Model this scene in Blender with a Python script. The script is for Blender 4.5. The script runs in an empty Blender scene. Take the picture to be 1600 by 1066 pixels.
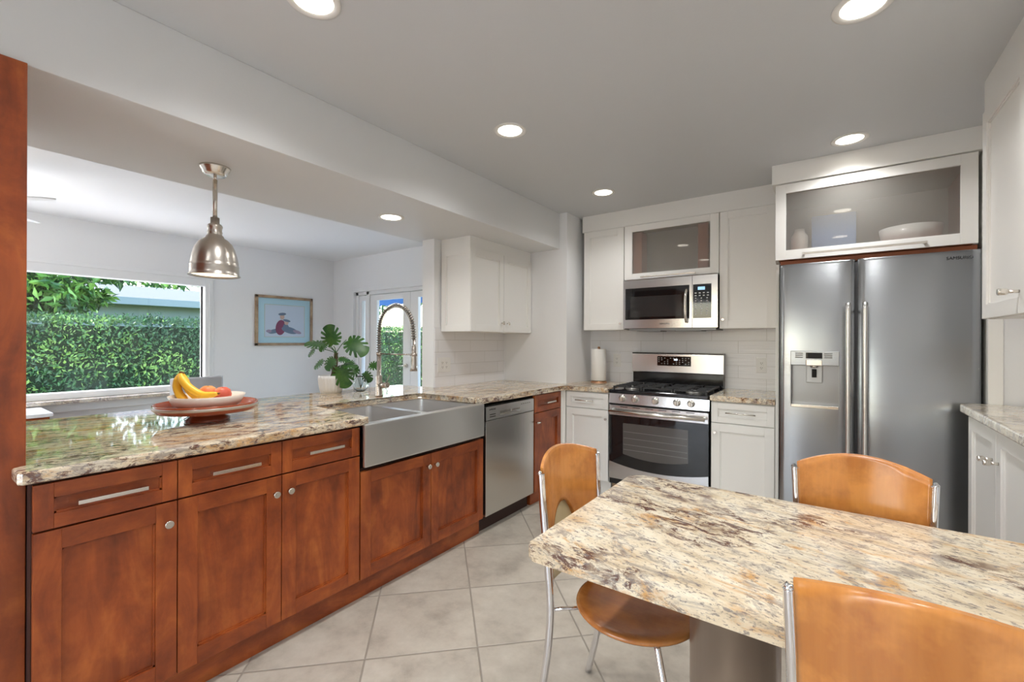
import bpy, bmesh, math, random
from mathutils import Vector, Matrix, noise
PI = math.pi
S = bpy.context.scene
COL = S.collection
random.seed(7)

# ------------------------------------------------------------------ camera
cd = bpy.data.cameras.new('camera'); cam = bpy.data.objects.new('camera', cd); COL.objects.link(cam)
_y, _p, _r = math.radians(35.489), math.radians(0.037), math.radians(0.211)
Fw = Vector((-math.sin(_y)*math.cos(_p), math.cos(_y)*math.cos(_p), math.sin(_p)))
R0 = Vector((math.cos(_y), math.sin(_y), 0)); U0 = R0.cross(Fw)
Rt = R0*math.cos(_r) + U0*math.sin(_r); Up = U0*math.cos(_r) - R0*math.sin(_r)
M = Matrix(((Rt.x, Up.x, -Fw.x, 0), (Rt.y, Up.y, -Fw.y, 0), (Rt.z, Up.z, -Fw.z, 1.291), (0, 0, 0, 1)))
cam.matrix_world = M
cd.sensor_width = 36; cd.lens = 36*695.46/1600; cd.clip_start = .02; cd.clip_end = 200
S.camera = cam
# ------------------------------------------------------------------ view + world
S.view_settings.view_transform = 'Standard'; S.view_settings.look = 'None'
S.view_settings.gamma = 1; S.view_settings.use_curve_mapping = False
S.view_settings.exposure = 0.0
W = bpy.data.worlds.new('sky'); S.world = W; W.use_nodes = True
wn = W.node_tree.nodes; wl = W.node_tree.links
sky = wn.new('ShaderNodeTexSky'); sky.sky_type = 'NISHITA'; sky.sun_disc = False
sky.sun_elevation = math.radians(55); sky.sun_rotation = math.radians(220); sky.air_density = 1.2; sky.dust_density = 2.5
wl.new(sky.outputs[0], wn['Background'].inputs[0]); wn['Background'].inputs[1].default_value = 1.25
sd = bpy.data.lights.new('sun', 'SUN'); sd.energy = 6.5; sd.angle = math.radians(1.5); sd.color = (1, .95, .86)
sun = bpy.data.objects.new('sun', sd); COL.objects.link(sun)
sun.rotation_euler = Vector((-.26, -.30, 1.0)).to_track_quat('Z', 'Y').to_euler()
S.cycles.use_denoising = True
S.cycles.max_bounces = 10; S.cycles.diffuse_bounces = 5; S.cycles.glossy_bounces = 5; S.cycles.transmission_bounces = 8
S.cycles.caustics_reflective = False; S.cycles.caustics_refractive = False
S.cycles.sample_clamp_indirect = 6
DOWN_W = 45.0      # watts of a recessed downlight
def portal(name, loc, rot, sx, sy):
    l = bpy.data.lights.new(name, 'AREA'); l.shape = 'RECTANGLE'; l.size = sx; l.size_y = sy
    l.cycles.is_portal = True
    o = bpy.data.objects.new(name, l); COL.objects.link(o); o.location = loc; o.rotation_euler = rot
portal('window_portal', (-5.96, .76, 1.35), (0, -PI/2, 0), 1.13, 2.74)
portal('door_portal', (-4.25, 3.86, 1.0), (-PI/2, 0, 0), 2.3, 1.9)
portal('rear_portal', (-1.6, -2.66, 1.25), (PI/2, 0, 0), 2.6, 2.0)

# ------------------------------------------------------------------ materials
def newmat(name):
    m = bpy.data.materials.new(name); m.use_nodes = True
    return m, m.node_tree.nodes, m.node_tree.links, m.node_tree.nodes['Principled BSDF']
def plain(name, col, rough=.5, metal=0, **kw):
    m, n, l, b = newmat(name)
    b.inputs['Base Color'].default_value = (*col, 1); b.inputs['Roughness'].default_value = rough
    b.inputs['Metallic'].default_value = metal
    for k, v in kw.items(): b.inputs[k].default_value = v
    return m
def N(n, t, **kw):
    x = n.new(t)
    for k, v in kw.items():
        if k in x.inputs: x.inputs[k].default_value = v
        else: setattr(x, k, v)
    return x
def ramp(n, stops):
    r = n.new('ShaderNodeValToRGB'); e = r.color_ramp.elements
    while len(e) < len(stops): e.new(.5)
    for i, (p, c) in enumerate(stops):
        e[i].position = p; e[i].color = (*c, 1) if len(c) == 3 else c
    return r
def mapping(n, l, scale=(1, 1, 1), rot=(0, 0, 0), loc=(0, 0, 0), coord='Object'):
    t = n.new('ShaderNodeTexCoord'); m = n.new('ShaderNodeMapping')
    m.inputs['Scale'].default_value = scale; m.inputs['Rotation'].default_value = rot; m.inputs['Location'].default_value = loc
    l.new(t.outputs[coord], m.inputs['Vector']); return m
def geo(n, l, scale=(1, 1, 1), rot=(0, 0, 0), loc=(0, 0, 0)):
    t = n.new('ShaderNodeNewGeometry'); m = n.new('ShaderNodeMapping')
    m.inputs['Scale'].default_value = scale; m.inputs['Rotation'].default_value = rot; m.inputs['Location'].default_value = loc
    l.new(t.outputs['Position'], m.inputs['Vector']); return m
def mixc(n, l, a, b, f, mode='MIX'):
    x = n.new('ShaderNodeMix'); x.data_type = 'RGBA'; x.blend_type = mode
    for sock, v in ((x.inputs[6], a), (x.inputs[7], b), (x.inputs[0], f)):
        if hasattr(v, 'links'): l.new(v, sock)
        elif isinstance(v, (int, float)): sock.default_value = v
        else: sock.default_value = (*v, 1)
    return x.outputs[2]
def bump(n, l, b, h, s=.2, d=.01):
    x = n.new('ShaderNodeBump'); x.inputs['Strength'].default_value = s; x.inputs['Distance'].default_value = d
    l.new(h, x.inputs['Height']); l.new(x.outputs[0], b.inputs['Normal'])

def paint(name, col, rough=.55):
    m, n, l, b = newmat(name); b.inputs['Roughness'].default_value = rough
    b.inputs['Base Color'].default_value = (*col, 1)
    no = N(n, 'ShaderNodeTexNoise', Scale=90, Detail=4); mp = geo(n, l); l.new(mp.outputs[0], no.inputs['Vector'])
    bump(n, l, b, no.outputs[0], .08, .004); return m
def wood(name, c0, c1, c2, axis, rough=.38, coat=.12, seed=0.):
    m, n, l, b = newmat(name)
    sc = [5, 5, 5]; sc[axis] = 1.5
    mp = geo(n, l, tuple(sc), loc=(seed, seed*2, 0))
    n1 = N(n, 'ShaderNodeTexNoise', Scale=1.6, Detail=6, Roughness=.6, Distortion=1.2); l.new(mp.outputs[0], n1.inputs['Vector'])
    sc2 = [40, 40, 40]; sc2[axis] = 2.2
    mp2 = geo(n, l, tuple(sc2)); n2 = N(n, 'ShaderNodeTexNoise', Scale=2, Detail=4); l.new(mp2.outputs[0], n2.inputs['Vector'])
    mp3 = geo(n, l, (3.2, 3.2, 3.2), loc=(seed*3, 1, 2)); n3 = N(n, 'ShaderNodeTexNoise', Scale=1.7, Detail=5, Roughness=.62); l.new(mp3.outputs[0], n3.inputs['Vector'])
    r1 = ramp(n, [(.28, c0), (.52, c1), (.76, c2)]); l.new(n1.outputs[0], r1.inputs[0])
    r3 = ramp(n, [(.38, (.46, .34, .32)), (.56, (1, 1, 1))]); l.new(n3.outputs[0], r3.inputs[0])
    r2 = ramp(n, [(.3, (.90, .88, .88)), (.65, (1.0, 1.0, 1.0))]); l.new(n2.outputs[0], r2.inputs[0])
    c = mixc(n, l, r1.outputs[0], r3.outputs[0], .6, 'MULTIPLY'); c = mixc(n, l, c, r2.outputs[0], .8, 'MULTIPLY')
    l.new(c, b.inputs['Base Color']); b.inputs['Roughness'].default_value = rough
    b.inputs['Coat Weight'].default_value = coat; b.inputs['Coat Roughness'].default_value = .18
    return m
def granite(name, ang=0., grey=0., gloss=.04, ior=1.9, rich=0.):
    m, n, l, b = newmat(name)
    base = geo(n, l, (1, 1, 1), rot=(0, 0, ang))
    # large clouds
    def nz(sc, scale, det=6, rough=.6, dist=0., loc=(0, 0, 0)):
        mp = n.new('ShaderNodeMapping'); mp.inputs['Scale'].default_value = (sc[0], sc[1], 2.4); mp.inputs['Location'].default_value = loc
        l.new(base.outputs[0], mp.inputs['Vector'])
        x = N(n, 'ShaderNodeTexNoise', Scale=scale, Detail=det, Roughness=rough, Distortion=dist); l.new(mp.outputs[0], x.inputs['Vector']); return x.outputs[0]
    cream = ramp(n, [(.28, (.50, .38, .24)), (.45, (.74, .62, .44)), (.62, (.86, .78, .62)), (.8, (.70, .66, .60))])
    l.new(nz((1, 2.6, 1), 5.5, 8, .68, .6), cream.inputs[0])
    rust = ramp(n, [(.54-rich*.06, (0, 0, 0)), (.66-rich*.04, (1, 1, 1))]); l.new(nz((1, 2.2, 1), 4.8, 7, .7, .8, (5, 2, 1)), rust.inputs[0])
    c = mixc(n, l, cream.outputs[0], (.60, .29, .06), mulf(n, l, rust.outputs[0], .8))
    gr = ramp(n, [(.50, (0, 0, 0)), (.58, (1, 1, 1))]); l.new(nz((1, 2.6, 1), 6.5, 9, .8, .8, (1, 7, 3)), gr.inputs[0])
    c = mixc(n, l, c, (.27, .235, .22), mulf(n, l, gr.outputs[0], .68))
    br = ramp(n, [(.50+rich*.02, (0, 0, 0)), (.54+rich*.02, (1, 1, 1))]); l.new(nz((1, 2.2, 1), 13, 8, .8, .8, (3, 3, 9)), br.inputs[0])
    br2 = ramp(n, [(.50-rich*.08, (0, 0, 0)), (.57-rich*.08, (1, 1, 1))]); l.new(nz((1, 1.5, 1), 3.0, 3, .6, .5, (8, 4, 2)), br2.inputs[0])
    k = n.new('ShaderNodeMath'); k.operation = 'MULTIPLY'; l.new(br.outputs[0], k.inputs[0]); l.new(br2.outputs[0], k.inputs[1])
    c = mixc(n, l, c, (.10, .032, .022), mulf(n, l, k.outputs[0], .93))
    sp = ramp(n, [(.56, (0, 0, 0)), (.60, (1, 1, 1))]); l.new(nz((1, 1.8, 1), 55, 4, .7, .3, (1, 1, 1)), sp.inputs[0])
    c = mixc(n, l, c, (.20, .17, .17), mulf(n, l, sp.outputs[0], .75))
    if grey: c = mixc(n, l, c, (.55, .53, .52), grey)
    l.new(c, b.inputs['Base Color']); b.inputs['Roughness'].default_value = gloss
    b.inputs['IOR'].default_value = ior
    return m
def mulf(n, l, s, f):
    x = n.new('ShaderNodeMath'); x.operation = 'MULTIPLY'; l.new(s, x.inputs[0]); x.inputs[1].default_value = f; return x.outputs[0]
def steel(name, col=(.60, .59, .58), rough=.27, axis=0, s=.02):
    m, n, l, b = newmat(name)
    b.inputs['Base Color'].default_value = (*col, 1); b.inputs['Metallic'].default_value = 1
    b.inputs['Roughness'].default_value = rough
    sc = [9, 9, 9]; sc[axis] = .35
    mp = geo(n, l, tuple(sc)); no = N(n, 'ShaderNodeTexNoise', Scale=1.5, Detail=3); l.new(mp.outputs[0], no.inputs['Vector'])
    bump(n, l, b, no.outputs[0], s, .01); return m
def tilefloor():
    m, n, l, b = newmat('floor_tile')
    mp = geo(n, l, (1, 1, 1))
    r = n.new('ShaderNodeVectorRotate'); r.rotation_type = 'Z_AXIS'; r.inputs['Angle'].default_value = -PI/4
    l.new(mp.outputs[0], r.inputs['Vector'])
    sep = n.new('ShaderNodeSeparateXYZ'); l.new(r.outputs[0], sep.inputs[0])
    P = .457
    def grid(sock, off):
        a = n.new('ShaderNodeMath'); a.operation = 'ADD'; l.new(sock, a.inputs[0]); a.inputs[1].default_value = -off + 40*P
        d = n.new('ShaderNodeMath'); d.operation = 'DIVIDE'; l.new(a.outputs[0], d.inputs[0]); d.inputs[1].default_value = P
        f = n.new('ShaderNodeMath'); f.operation = 'FRACT'; l.new(d.outputs[0], f.inputs[0])
        q = n.new('ShaderNodeMath'); q.operation = 'PINGPONG'; l.new(f.outputs[0], q.inputs[0]); q.inputs[1].default_value = .5
        fl = n.new('ShaderNodeMath'); fl.operation = 'FLOOR'; l.new(d.outputs[0], fl.inputs[0])
        return q.outputs[0], fl.outputs[0]
    # u=(x+y)/sqrt2 , v=(y-x)/sqrt2
    gu, fu = grid(sep.outputs[0], .1725); gv, fv = grid(sep.outputs[1], .048)
    mn = n.new('ShaderNodeMath'); mn.operation = 'MINIMUM'; l.new(gu, mn.inputs[0]); l.new(gv, mn.inputs[1])
    gr = ramp(n, [(.006, (0, 0, 0)), (.0095, (1, 1, 1))]); l.new(mn.outputs[0], gr.inputs[0])
    cmb = n.new('ShaderNodeCombineXYZ'); l.new(fu, cmb.inputs[0]); l.new(fv, cmb.inputs[1])
    wn_ = n.new('ShaderNodeTexWhiteNoise'); l.new(cmb.outputs[0], wn_.inputs['Vector'])
    ad = n.new('ShaderNodeVectorMath'); ad.operation = 'MULTIPLY_ADD'; l.new(wn_.outputs['Color'], ad.inputs[0]); ad.inputs[1].default_value = (9, 9, 9); l.new(mp.outputs[0], ad.inputs[2])
    n1 = N(n, 'ShaderNodeTexNoise', Scale=5.5, Detail=7, Roughness=.66); l.new(ad.outputs[0], n1.inputs['Vector'])
    rc = ramp(n, [(.3, (.35, .305, .25)), (.5, (.485, .435, .36)), (.7, (.575, .525, .445))]); l.new(n1.outputs[0], rc.inputs[0])
    c = mixc(n, l, (.30, .265, .22), rc.outputs[0], gr.outputs[0]); l.new(c, b.inputs['Base Color'])
    b.inputs['Roughness'].default_value = .38; bump(n, l, b, gr.outputs[0], .5, .003)
    return m
def backsplash(name, axis):
    m, n, l, b = newmat(name)
    mp = geo(n, l); sep = n.new('ShaderNodeSeparateXYZ'); l.new(mp.outputs[0], sep.inputs[0])
    cmb = n.new('ShaderNodeCombineXYZ'); l.new(sep.outputs[axis], cmb.inputs[0]); l.new(sep.outputs[2], cmb.inputs[1])
    br = n.new('ShaderNodeTexBrick'); l.new(cmb.outputs[0], br.inputs['Vector'])
    br.inputs['Scale'].default_value = 1; br.inputs['Brick Width'].default_value = .40; br.inputs['Row Height'].default_value = .1
    br.inputs['Mortar Size'].default_value = .0016; br.inputs['Mortar Smooth'].default_value = .3
    br.inputs['Color1'].default_value = (.86, .86, .88, 1); br.inputs['Color2'].default_value = (.83, .83, .85, 1); br.inputs['Mortar'].default_value = (.62, .61, .60, 1)
    l.new(br.outputs['Color'], b.inputs['Base Color']); b.inputs['Roughness'].default_value = .22
    sc = [3, 3, 55]; m2 = geo(n, l, tuple(sc)); no = N(n, 'ShaderNodeTexNoise', Scale=1, Detail=3); l.new(m2.outputs[0], no.inputs['Vector'])
    mx = n.new('ShaderNodeMath'); mx.operation = 'MULTIPLY_ADD'; l.new(br.outputs['Fac'], mx.inputs[0]); mx.inputs[1].default_value = -1.2; l.new(no.outputs[0], mx.inputs[2])
    bump(n, l, b, mx.outputs[0], .35, .004); return m
def thinfresnel(n, l, ior):
    # same reflectance from both sides of a thin sheet
    g = n.new('ShaderNodeNewGeometry'); m = n.new('ShaderNodeMath'); m.operation = 'MULTIPLY_ADD'
    l.new(g.outputs['Backfacing'], m.inputs[0]); m.inputs[1].default_value = 1/ior-ior; m.inputs[2].default_value = ior
    f = n.new('ShaderNodeFresnel'); l.new(m.outputs[0], f.inputs[0]); return f
def glassmat(name, rough=0., tint=(1, 1, 1), refl=.09):
    # window pane: thin clear sheet with a mirror sheen
    m, n, l, b = newmat(name); n.remove(b)
    out = n['Material Output']
    t = n.new('ShaderNodeBsdfTransparent'); t.inputs[0].default_value = (*tint, 1)
    g = n.new('ShaderNodeBsdfGlossy'); g.inputs['Roughness'].default_value = rough
    f = thinfresnel(n, l, 1.45)
    mx = n.new('ShaderNodeMixShader'); l.new(f.outputs[0], mx.inputs[0]); l.new(t.outputs[0], mx.inputs[1]); l.new(g.outputs[0], mx.inputs[2])
    l.new(mx.outputs[0], out.inputs[0]); return m
def emit(name, col, s):
    m, n, l, b = newmat(name); b.inputs['Base Color'].default_value = (*col, 1)
    b.inputs['Emission Color'].default_value = (*col, 1); b.inputs['Emission Strength'].default_value = s; return m
def leafmat(name, c0, c1, sc=1.2, rough=.4):
    m, n, l, b = newmat(name)
    mp = geo(n, l); no = N(n, 'ShaderNodeTexNoise', Scale=sc, Detail=8, Roughness=.8); l.new(mp.outputs[0], no.inputs['Vector'])
    r = ramp(n, [(.36, c0), (.64, c1)]); l.new(no.outputs[0], r.inputs[0]); l.new(r.outputs[0], b.inputs['Base Color'])
    b.inputs['Roughness'].default_value = rough
    b.inputs['Transmission Weight'].default_value = 0
    return m

WALL = paint('wall_paint', (.85, .855, .865)); CEIL = paint('ceiling_paint', (.63, .645, .66)); CEILD = paint('dining_ceiling_daylit', (.88, .885, .89))  # dining copy of the ceiling colour is lightened to carry its daylight
WHITE = plain('white_cabinet_paint', (.87, .86, .83), .38)
VINYL = plain('white_vinyl', (.85, .86, .87), .3)
CH0, CH1, CH2 = (.20, .040, .010), (.36, .078, .015), (.50, .14, .027)
CV = wood('cherry_vertical', CH0, CH1, CH2, 2); CHY = wood('cherry_along_y', CH0, CH1, CH2, 1, seed=3)
CVF = wood('cherry_face', tuple(c*.93 for c in CH0), CH1, tuple(c*1.08 for c in CH2), 2, seed=11)
CD = plain('cherry_dark', (.035, .012, .008), .6)
CW = wood('orange_plywood', (.60, .22, .045), (.72, .30, .065), (.78, .34, .085), 2, .25, .6, 4)
CWS = wood('orange_plywood_seat', (.52, .19, .045), (.60, .24, .06), (.68, .29, .08), 0, .16, .8, 6)
GR = granite('granite_counter', 1.75, rich=1.); GT = granite('granite_table', .25, gloss=.08, ior=1.5); GG = granite('granite_pale', .3, .3)
ST = steel('brushed_steel_x', (.64, .64, .655), .19, 0); STY = steel('brushed_steel_y', (.73, .73, .72), .30, 1); STZ = steel('brushed_steel_z', (.70, .69, .67), .27, 2)
STF = steel('fridge_steel', (.385, .40, .42), .27, 0, .05)
NICK = plain('brushed_nickel', (.80, .76, .70), .24, 1); CHROME = plain('chrome', (.82, .83, .86), .06, 1)
BLK = plain('black_enamel', (.012, .012, .014), .12); BLKM = plain('black_cast_iron', (.02, .02, .021), .45)
BGL = plain('black_glass', (.008, .008, .009), .04, **{'Specular IOR Level': .6})
OVG = plain('oven_window_glass', (.10, .093, .088), .06)
PLA = plain('white_plastic', (.82, .81, .79), .35); DARK = plain('dark_gap', (.01, .009, .008), .8)
KEY = plain('key_print', (.62, .62, .62), .5); LCD = emit('blue_display', (.35, .62, .85), .8); LCD2 = emit('pale_display', (.8, .9, 1), .9)
BULB = emit('lamp_diffuser', (1, .93, .80), 9.0)
GLS = glassmat('window_glass')
TILE = tilefloor()

# ------------------------------------------------------------------ mesh helpers
def bm_(): return bmesh.new()
def box(bm, x0, x1, y0, y1, z0, z1, mi=0, bev=0):
    x0, x1 = sorted((x0, x1)); y0, y1 = sorted((y0, y1)); z0, z1 = sorted((z0, z1))
    vs = [bm.verts.new(p) for p in ((x0, y0, z0), (x1, y0, z0), (x1, y1, z0), (x0, y1, z0), (x0, y0, z1), (x1, y0, z1), (x1, y1, z1), (x0, y1, z1))]
    fs = [bm.faces.new([vs[i] for i in q]) for q in ((3, 2, 1, 0), (4, 5, 6, 7), (0, 1, 5, 4), (1, 2, 6, 5), (2, 3, 7, 6), (3, 0, 4, 7))]
    for f in fs: f.material_index = mi
    if bev:
        es = set(e for f in fs for e in f.edges)
        r = bmesh.ops.bevel(bm, geom=list(es), offset=min(bev, .45*min(x1-x0, y1-y0, z1-z0)), segments=2, affect='EDGES', profile=.6)
        for f in r['faces']: f.material_index = mi
    return vs
def frames(pts, closed=False):
    out = []; n = len(pts); t0 = None; nrm = None
    for i in range(n):
        a = pts[(i-1) % n] if (closed or i > 0) else pts[i]; b = pts[(i+1) % n] if (closed or i < n-1) else pts[i]
        t = (b-a).normalized()
        if nrm is None:
            ref = Vector((0, 0, 1)) if abs(t.z) < .9 else Vector((1, 0, 0)); nrm = t.cross(ref).normalized()
        else:
            nrm = (nrm - t*nrm.dot(t)).normalized()
        out.append((nrm, t.cross(nrm)))
    return out
def tube(bm, pts, r, n=10, closed=False, mi=0, cap=True, flat=1., sm=True):
    pts = [Vector(p) for p in pts]; rs = r if isinstance(r, (list, tuple)) else [r]*len(pts)
    fr = frames(pts, closed); rings = []
    for p, (a, b), rr in zip(pts, fr, rs):
        rings.append([bm.verts.new(p + a*math.cos(2*PI*k/n)*rr + b*math.sin(2*PI*k/n)*rr*flat) for k in range(n)])
    m = len(rings)
    for i in range(m if closed else m-1):
        A, B = rings[i], rings[(i+1) % m]
        for k in range(n):
            f = bm.faces.new((A[k], A[(k+1) % n], B[(k+1) % n], B[k])); f.smooth = sm; f.material_index = mi
    if cap and not closed:
        for rg in (rings[0][::-1], rings[-1]):
            f = bm.faces.new(rg); f.material_index = mi
def bez(pts, k=8):
    """Catmull-Rom through the points"""
    P = [Vector(p) for p in pts]; P = [P[0]*2-P[1]] + P + [P[-1]*2-P[-2]]; out = []
    for i in range(1, len(P)-2):
        for j in range(k):
            t = j/k; a, b, c, d = P[i-1], P[i], P[i+1], P[i+2]
            out.append(.5*((2*b) + (c-a)*t + (2*a-5*b+4*c-d)*t*t + (3*b-a-3*c+d)*t**3))
    out.append(P[-2]); return out
def lathe(bm, prof, c=(0, 0, 0), n=40, mi=0, sm=True, sx=1., sy=1., capends=True):
    c = Vector(c); rings = []
    for r, z in prof:
        rings.append([bm.verts.new(c + Vector((r*sx*math.cos(2*PI*k/n), r*sy*math.sin(2*PI*k/n), z))) for k in range(n)])
    for A, B in zip(rings, rings[1:]):
        for k in range(n):
            f = bm.faces.new((A[k], A[(k+1) % n], B[(k+1) % n], B[k])); f.smooth = sm; f.material_index = mi
    if capends:
        for rg, s in ((rings[0], -1), (rings[-1], 1)):
            f = bm.faces.new(rg[::-1] if s < 0 else rg); f.material_index = mi
def cyl(bm, p0, p1, r, n=16, mi=0): tube(bm, [p0, p1], r, n, mi=mi)
def prism(bm, poly, z0, z1, bev=0, mi=0, seg=3):
    a = [bm.verts.new((x, y, z0)) for x, y in poly]; b = [bm.verts.new((x, y, z1)) for x, y in poly]
    f0 = bm.faces.new(a[::-1]); f1 = bm.faces.new(b); n = len(poly)
    for i in range(n): bm.faces.new((a[i], a[(i+1) % n], b[(i+1) % n], b[i]))
    if bev:
        bmesh.ops.bevel(bm, geom=list(f0.edges)+list(f1.edges), offset=bev, segments=seg, affect='EDGES', profile=.5)
    bmesh.ops.recalc_face_normals(bm, faces=bm.faces[:])
def rpoly(x0, x1, y0, y1, rs, k=6):
    """rounded rectangle ccw from lower-left; rs = radii of (ll, lr, ur, ul)"""
    out = []
    for (cx, cy, sx, sy, a0), r in zip(((x0, y0, 1, 1, PI), (x1, y0, -1, 1, 1.5*PI), (x1, y1, -1, -1, 0), (x0, y1, 1, -1, .5*PI)), rs):
        if r <= 0: out.append((cx, cy)); continue
        for i in range(k+1):
            a = a0 + PI/2*i/k; out.append((cx+sx*r+r*math.cos(a), cy+sy*r+r*math.sin(a)))
    return out

# ------------------------------------------------------------------ object helpers
def tag(o, label=None, cat=None, group=None, kind=None):
    if label: o['label'] = label
    if cat: o['category'] = cat
    if group: o['group'] = group
    if kind: o['kind'] = kind
    return o
def thing(name, label, cat, loc=(0, 0, 0), group=None, rotz=0):
    o = bpy.data.objects.new(name, None); COL.objects.link(o); o.location = loc; o.rotation_euler = (0, 0, rotz)
    o.empty_display_size = .1; return tag(o, label, cat, group)
def wloc(o):
    v = Vector(o.location)
    return v + wloc(o.parent) if o.parent else v
def obj(name, bm, mats, parent=None, origin=None, label=None):
    """mesh given in world coordinates; linked as one object (child of parent if given)"""
    if not isinstance(mats, (list, tuple)): mats = [mats]
    me = bpy.data.meshes.new(name)
    if origin is None: origin = wloc(parent) if parent else Vector((0, 0, 0))
    origin = Vector(origin)
    if origin.length: bmesh.ops.translate(bm, verts=bm.verts[:], vec=-origin)
    bm.normal_update(); bm.to_mesh(me); bm.free()
    for m in mats: me.materials.append(m)
    o = bpy.data.objects.new(name, me); COL.objects.link(o)
    if parent: o.parent = parent; o.location = origin - wloc(parent)
    else: o.location = origin
    if label: o['label'] = label
    return o
def struct(name, bm, mats, origin=None):
    o = obj(name, bm, mats, None, origin); o['kind'] = 'structure'; return o
def copy_tree(o, parent=None):
    c = o.copy(); COL.objects.link(c); c.parent = parent
    for ch in list(o.children): copy_tree(ch, c)
    return c
def text(name, s, size, mat, parent, loc, face, depth=.0004):
    cu = bpy.data.curves.new(name, 'FONT'); cu.body = s; cu.size = size; cu.extrude = depth; cu.align_x = 'CENTER'; cu.align_y = 'CENTER'
    t = bpy.data.objects.new('t', cu); COL.objects.link(t); bpy.context.view_layer.update()
    me = bpy.data.meshes.new_from_object(t.evaluated_get(bpy.context.evaluated_depsgraph_get()))
    bpy.data.objects.remove(t); me.name = name; me.materials.clear(); me.materials.append(mat)
    rot = {'Y-': Matrix.Rotation(PI/2, 4, 'X'), 'X+': Matrix.Rotation(PI/2, 4, 'Z') @ Matrix.Rotation(PI/2, 4, 'X')}[face]
    me.transform(rot)
    o = bpy.data.objects.new(name, me); COL.objects.link(o); o.parent = parent; o.location = Vector(loc) - wloc(parent); return o

# orientation-aware slab: a = horizontal coordinate, face plane value p, d0..d1 outward offsets
def slab(bm, face, p, a0, a1, z0, z1, d0, d1, mi=0, bev=0):
    if face == 'X+': box(bm, p+d0, p+d1, a0, a1, z0, z1, mi, bev)
    elif face == 'X-': box(bm, p-d1, p-d0, a0, a1, z0, z1, mi, bev)
    elif face == 'Y-': box(bm, a0, a1, p-d1, p-d0, z0, z1, mi, bev)
def P3(face, p, a, z, d):
    return {'X+': Vector((p+d, a, z)), 'X-': Vector((p-d, a, z)), 'Y-': Vector((a, p-d, z))}[face]
def shaker(bm, face, p, a0, a1, z0, z1, t=.02, rail=.057, g=.0015, hm=0, vm=0, pm=0):
    """framed door or drawer front, outer face at plane p, thickness t inward"""
    a0 += g; a1 -= g; z0 += g; z1 -= g; b = .0015
    slab(bm, face, p, a0, a0+rail, z0, z1, -t, 0, vm, b); slab(bm, face, p, a1-rail, a1, z0, z1, -t, 0, vm, b)
    slab(bm, face, p, a0+rail, a1-rail, z0, z0+rail, -t, 0, hm, b); slab(bm, face, p, a0+rail, a1-rail, z1-rail, z1, -t, 0, hm, b)
    slab(bm, face, p, a0+rail-.004, a1-rail+.004, z0+rail-.004, z1-rail+.004, -t+.002, -.013, pm)
    # inner bead
    w = .006
    for (q0, q1, y0, y1) in ((a0+rail, a0+rail+w, z0+rail, z1-rail), (a1-rail-w, a1-rail, z0+rail, z1-rail), (a0+rail, a1-rail, z0+rail, z0+rail+w), (a0+rail, a1-rail, z1-rail-w, z1-rail)):
        slab(bm, face, p, q0, q1, y0, y1, -.014, -.007, pm)
def knob(parent, face, p, a, z, mat=NICK, r=.0135, L=.026):
    bm = bm_(); c = P3(face, p, a, z, 0); d = P3(face, p, a, z, 1) - c
    tube(bm, [c, c+d*(L*.55)], .006, 12); tube(bm, [c+d*(L*.5), c+d*(L*.62), c+d*L*.95, c+d*L], [r*.7, r, r, r*.9], 20)
    return obj('knob', bm, mat, parent)
def tknob(parent, face, p, a, z, L=.034, w=.045, axis='a', mat=NICK):
    """short round bar pull on one stem"""
    bm = bm_(); c = P3(face, p, a, z, 0); d = P3(face, p, a, z, 1) - c
    s = P3(face, p, a+1, z, 0) - c if axis == 'a' else Vector((0, 0, 1))
    tube(bm, [c, c+d*L], .005, 10); tube(bm, [c+d*L-s*w/2, c+d*L+s*w/2], .0075, 14)
    return obj('knob', bm, mat, parent)
def barpull(parent, face, p, a0, a1, z, off=.03, r=.0065, mat=NICK, square=False, inset=.018):
    bm = bm_()
    if square:
        slab(bm, face, p, a0, a1, z-.006, z+.006, off-.006, off+.004, 0, .001)
        for a in (a0+.008, a1-.008): slab(bm, face, p, a-.006, a+.006, z-.005, z+.005, 0, off, 0)
    else:
        A, B = P3(face, p, a0, z, off), P3(face, p, a1, z, off); tube(bm, [A, B], r, 14)
        for a in (a0+inset, a1-inset): tube(bm, [P3(face, p, a, z, 0), P3(face, p, a, z, off)], r*.75, 10)
    return obj('handle', bm, mat, parent)

# =================================================================== THE SHELL
H = 2.44
bm = bm_(); box(bm, -6.1, 1.15, -2.75, 4.2, -.12, 0); struct('floor', bm, TILE)
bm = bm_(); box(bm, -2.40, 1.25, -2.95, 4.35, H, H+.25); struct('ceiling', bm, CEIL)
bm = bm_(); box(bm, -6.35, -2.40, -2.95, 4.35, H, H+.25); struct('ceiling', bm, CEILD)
# beam over the peninsula (dropped ceiling with duct)
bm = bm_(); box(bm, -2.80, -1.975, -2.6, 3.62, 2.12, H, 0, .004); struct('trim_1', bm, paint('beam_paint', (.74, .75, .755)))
# left wall with the wide picture window
bm = bm_(); X0, X1 = -6.05, -5.85
WY0, WY1, WZ0, WZ1 = -.62, 2.20, .735, 2.0
box(bm, X0, X1, -2.75, WY0, 0, H); box(bm, X0, X1, WY1, 4.2, 0, H); box(bm, X0, X1, WY0, WY1, 0, WZ0); box(bm, X0, X1, WY0, WY1, WZ1, H)
struct('wall_left', bm, WALL)
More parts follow.
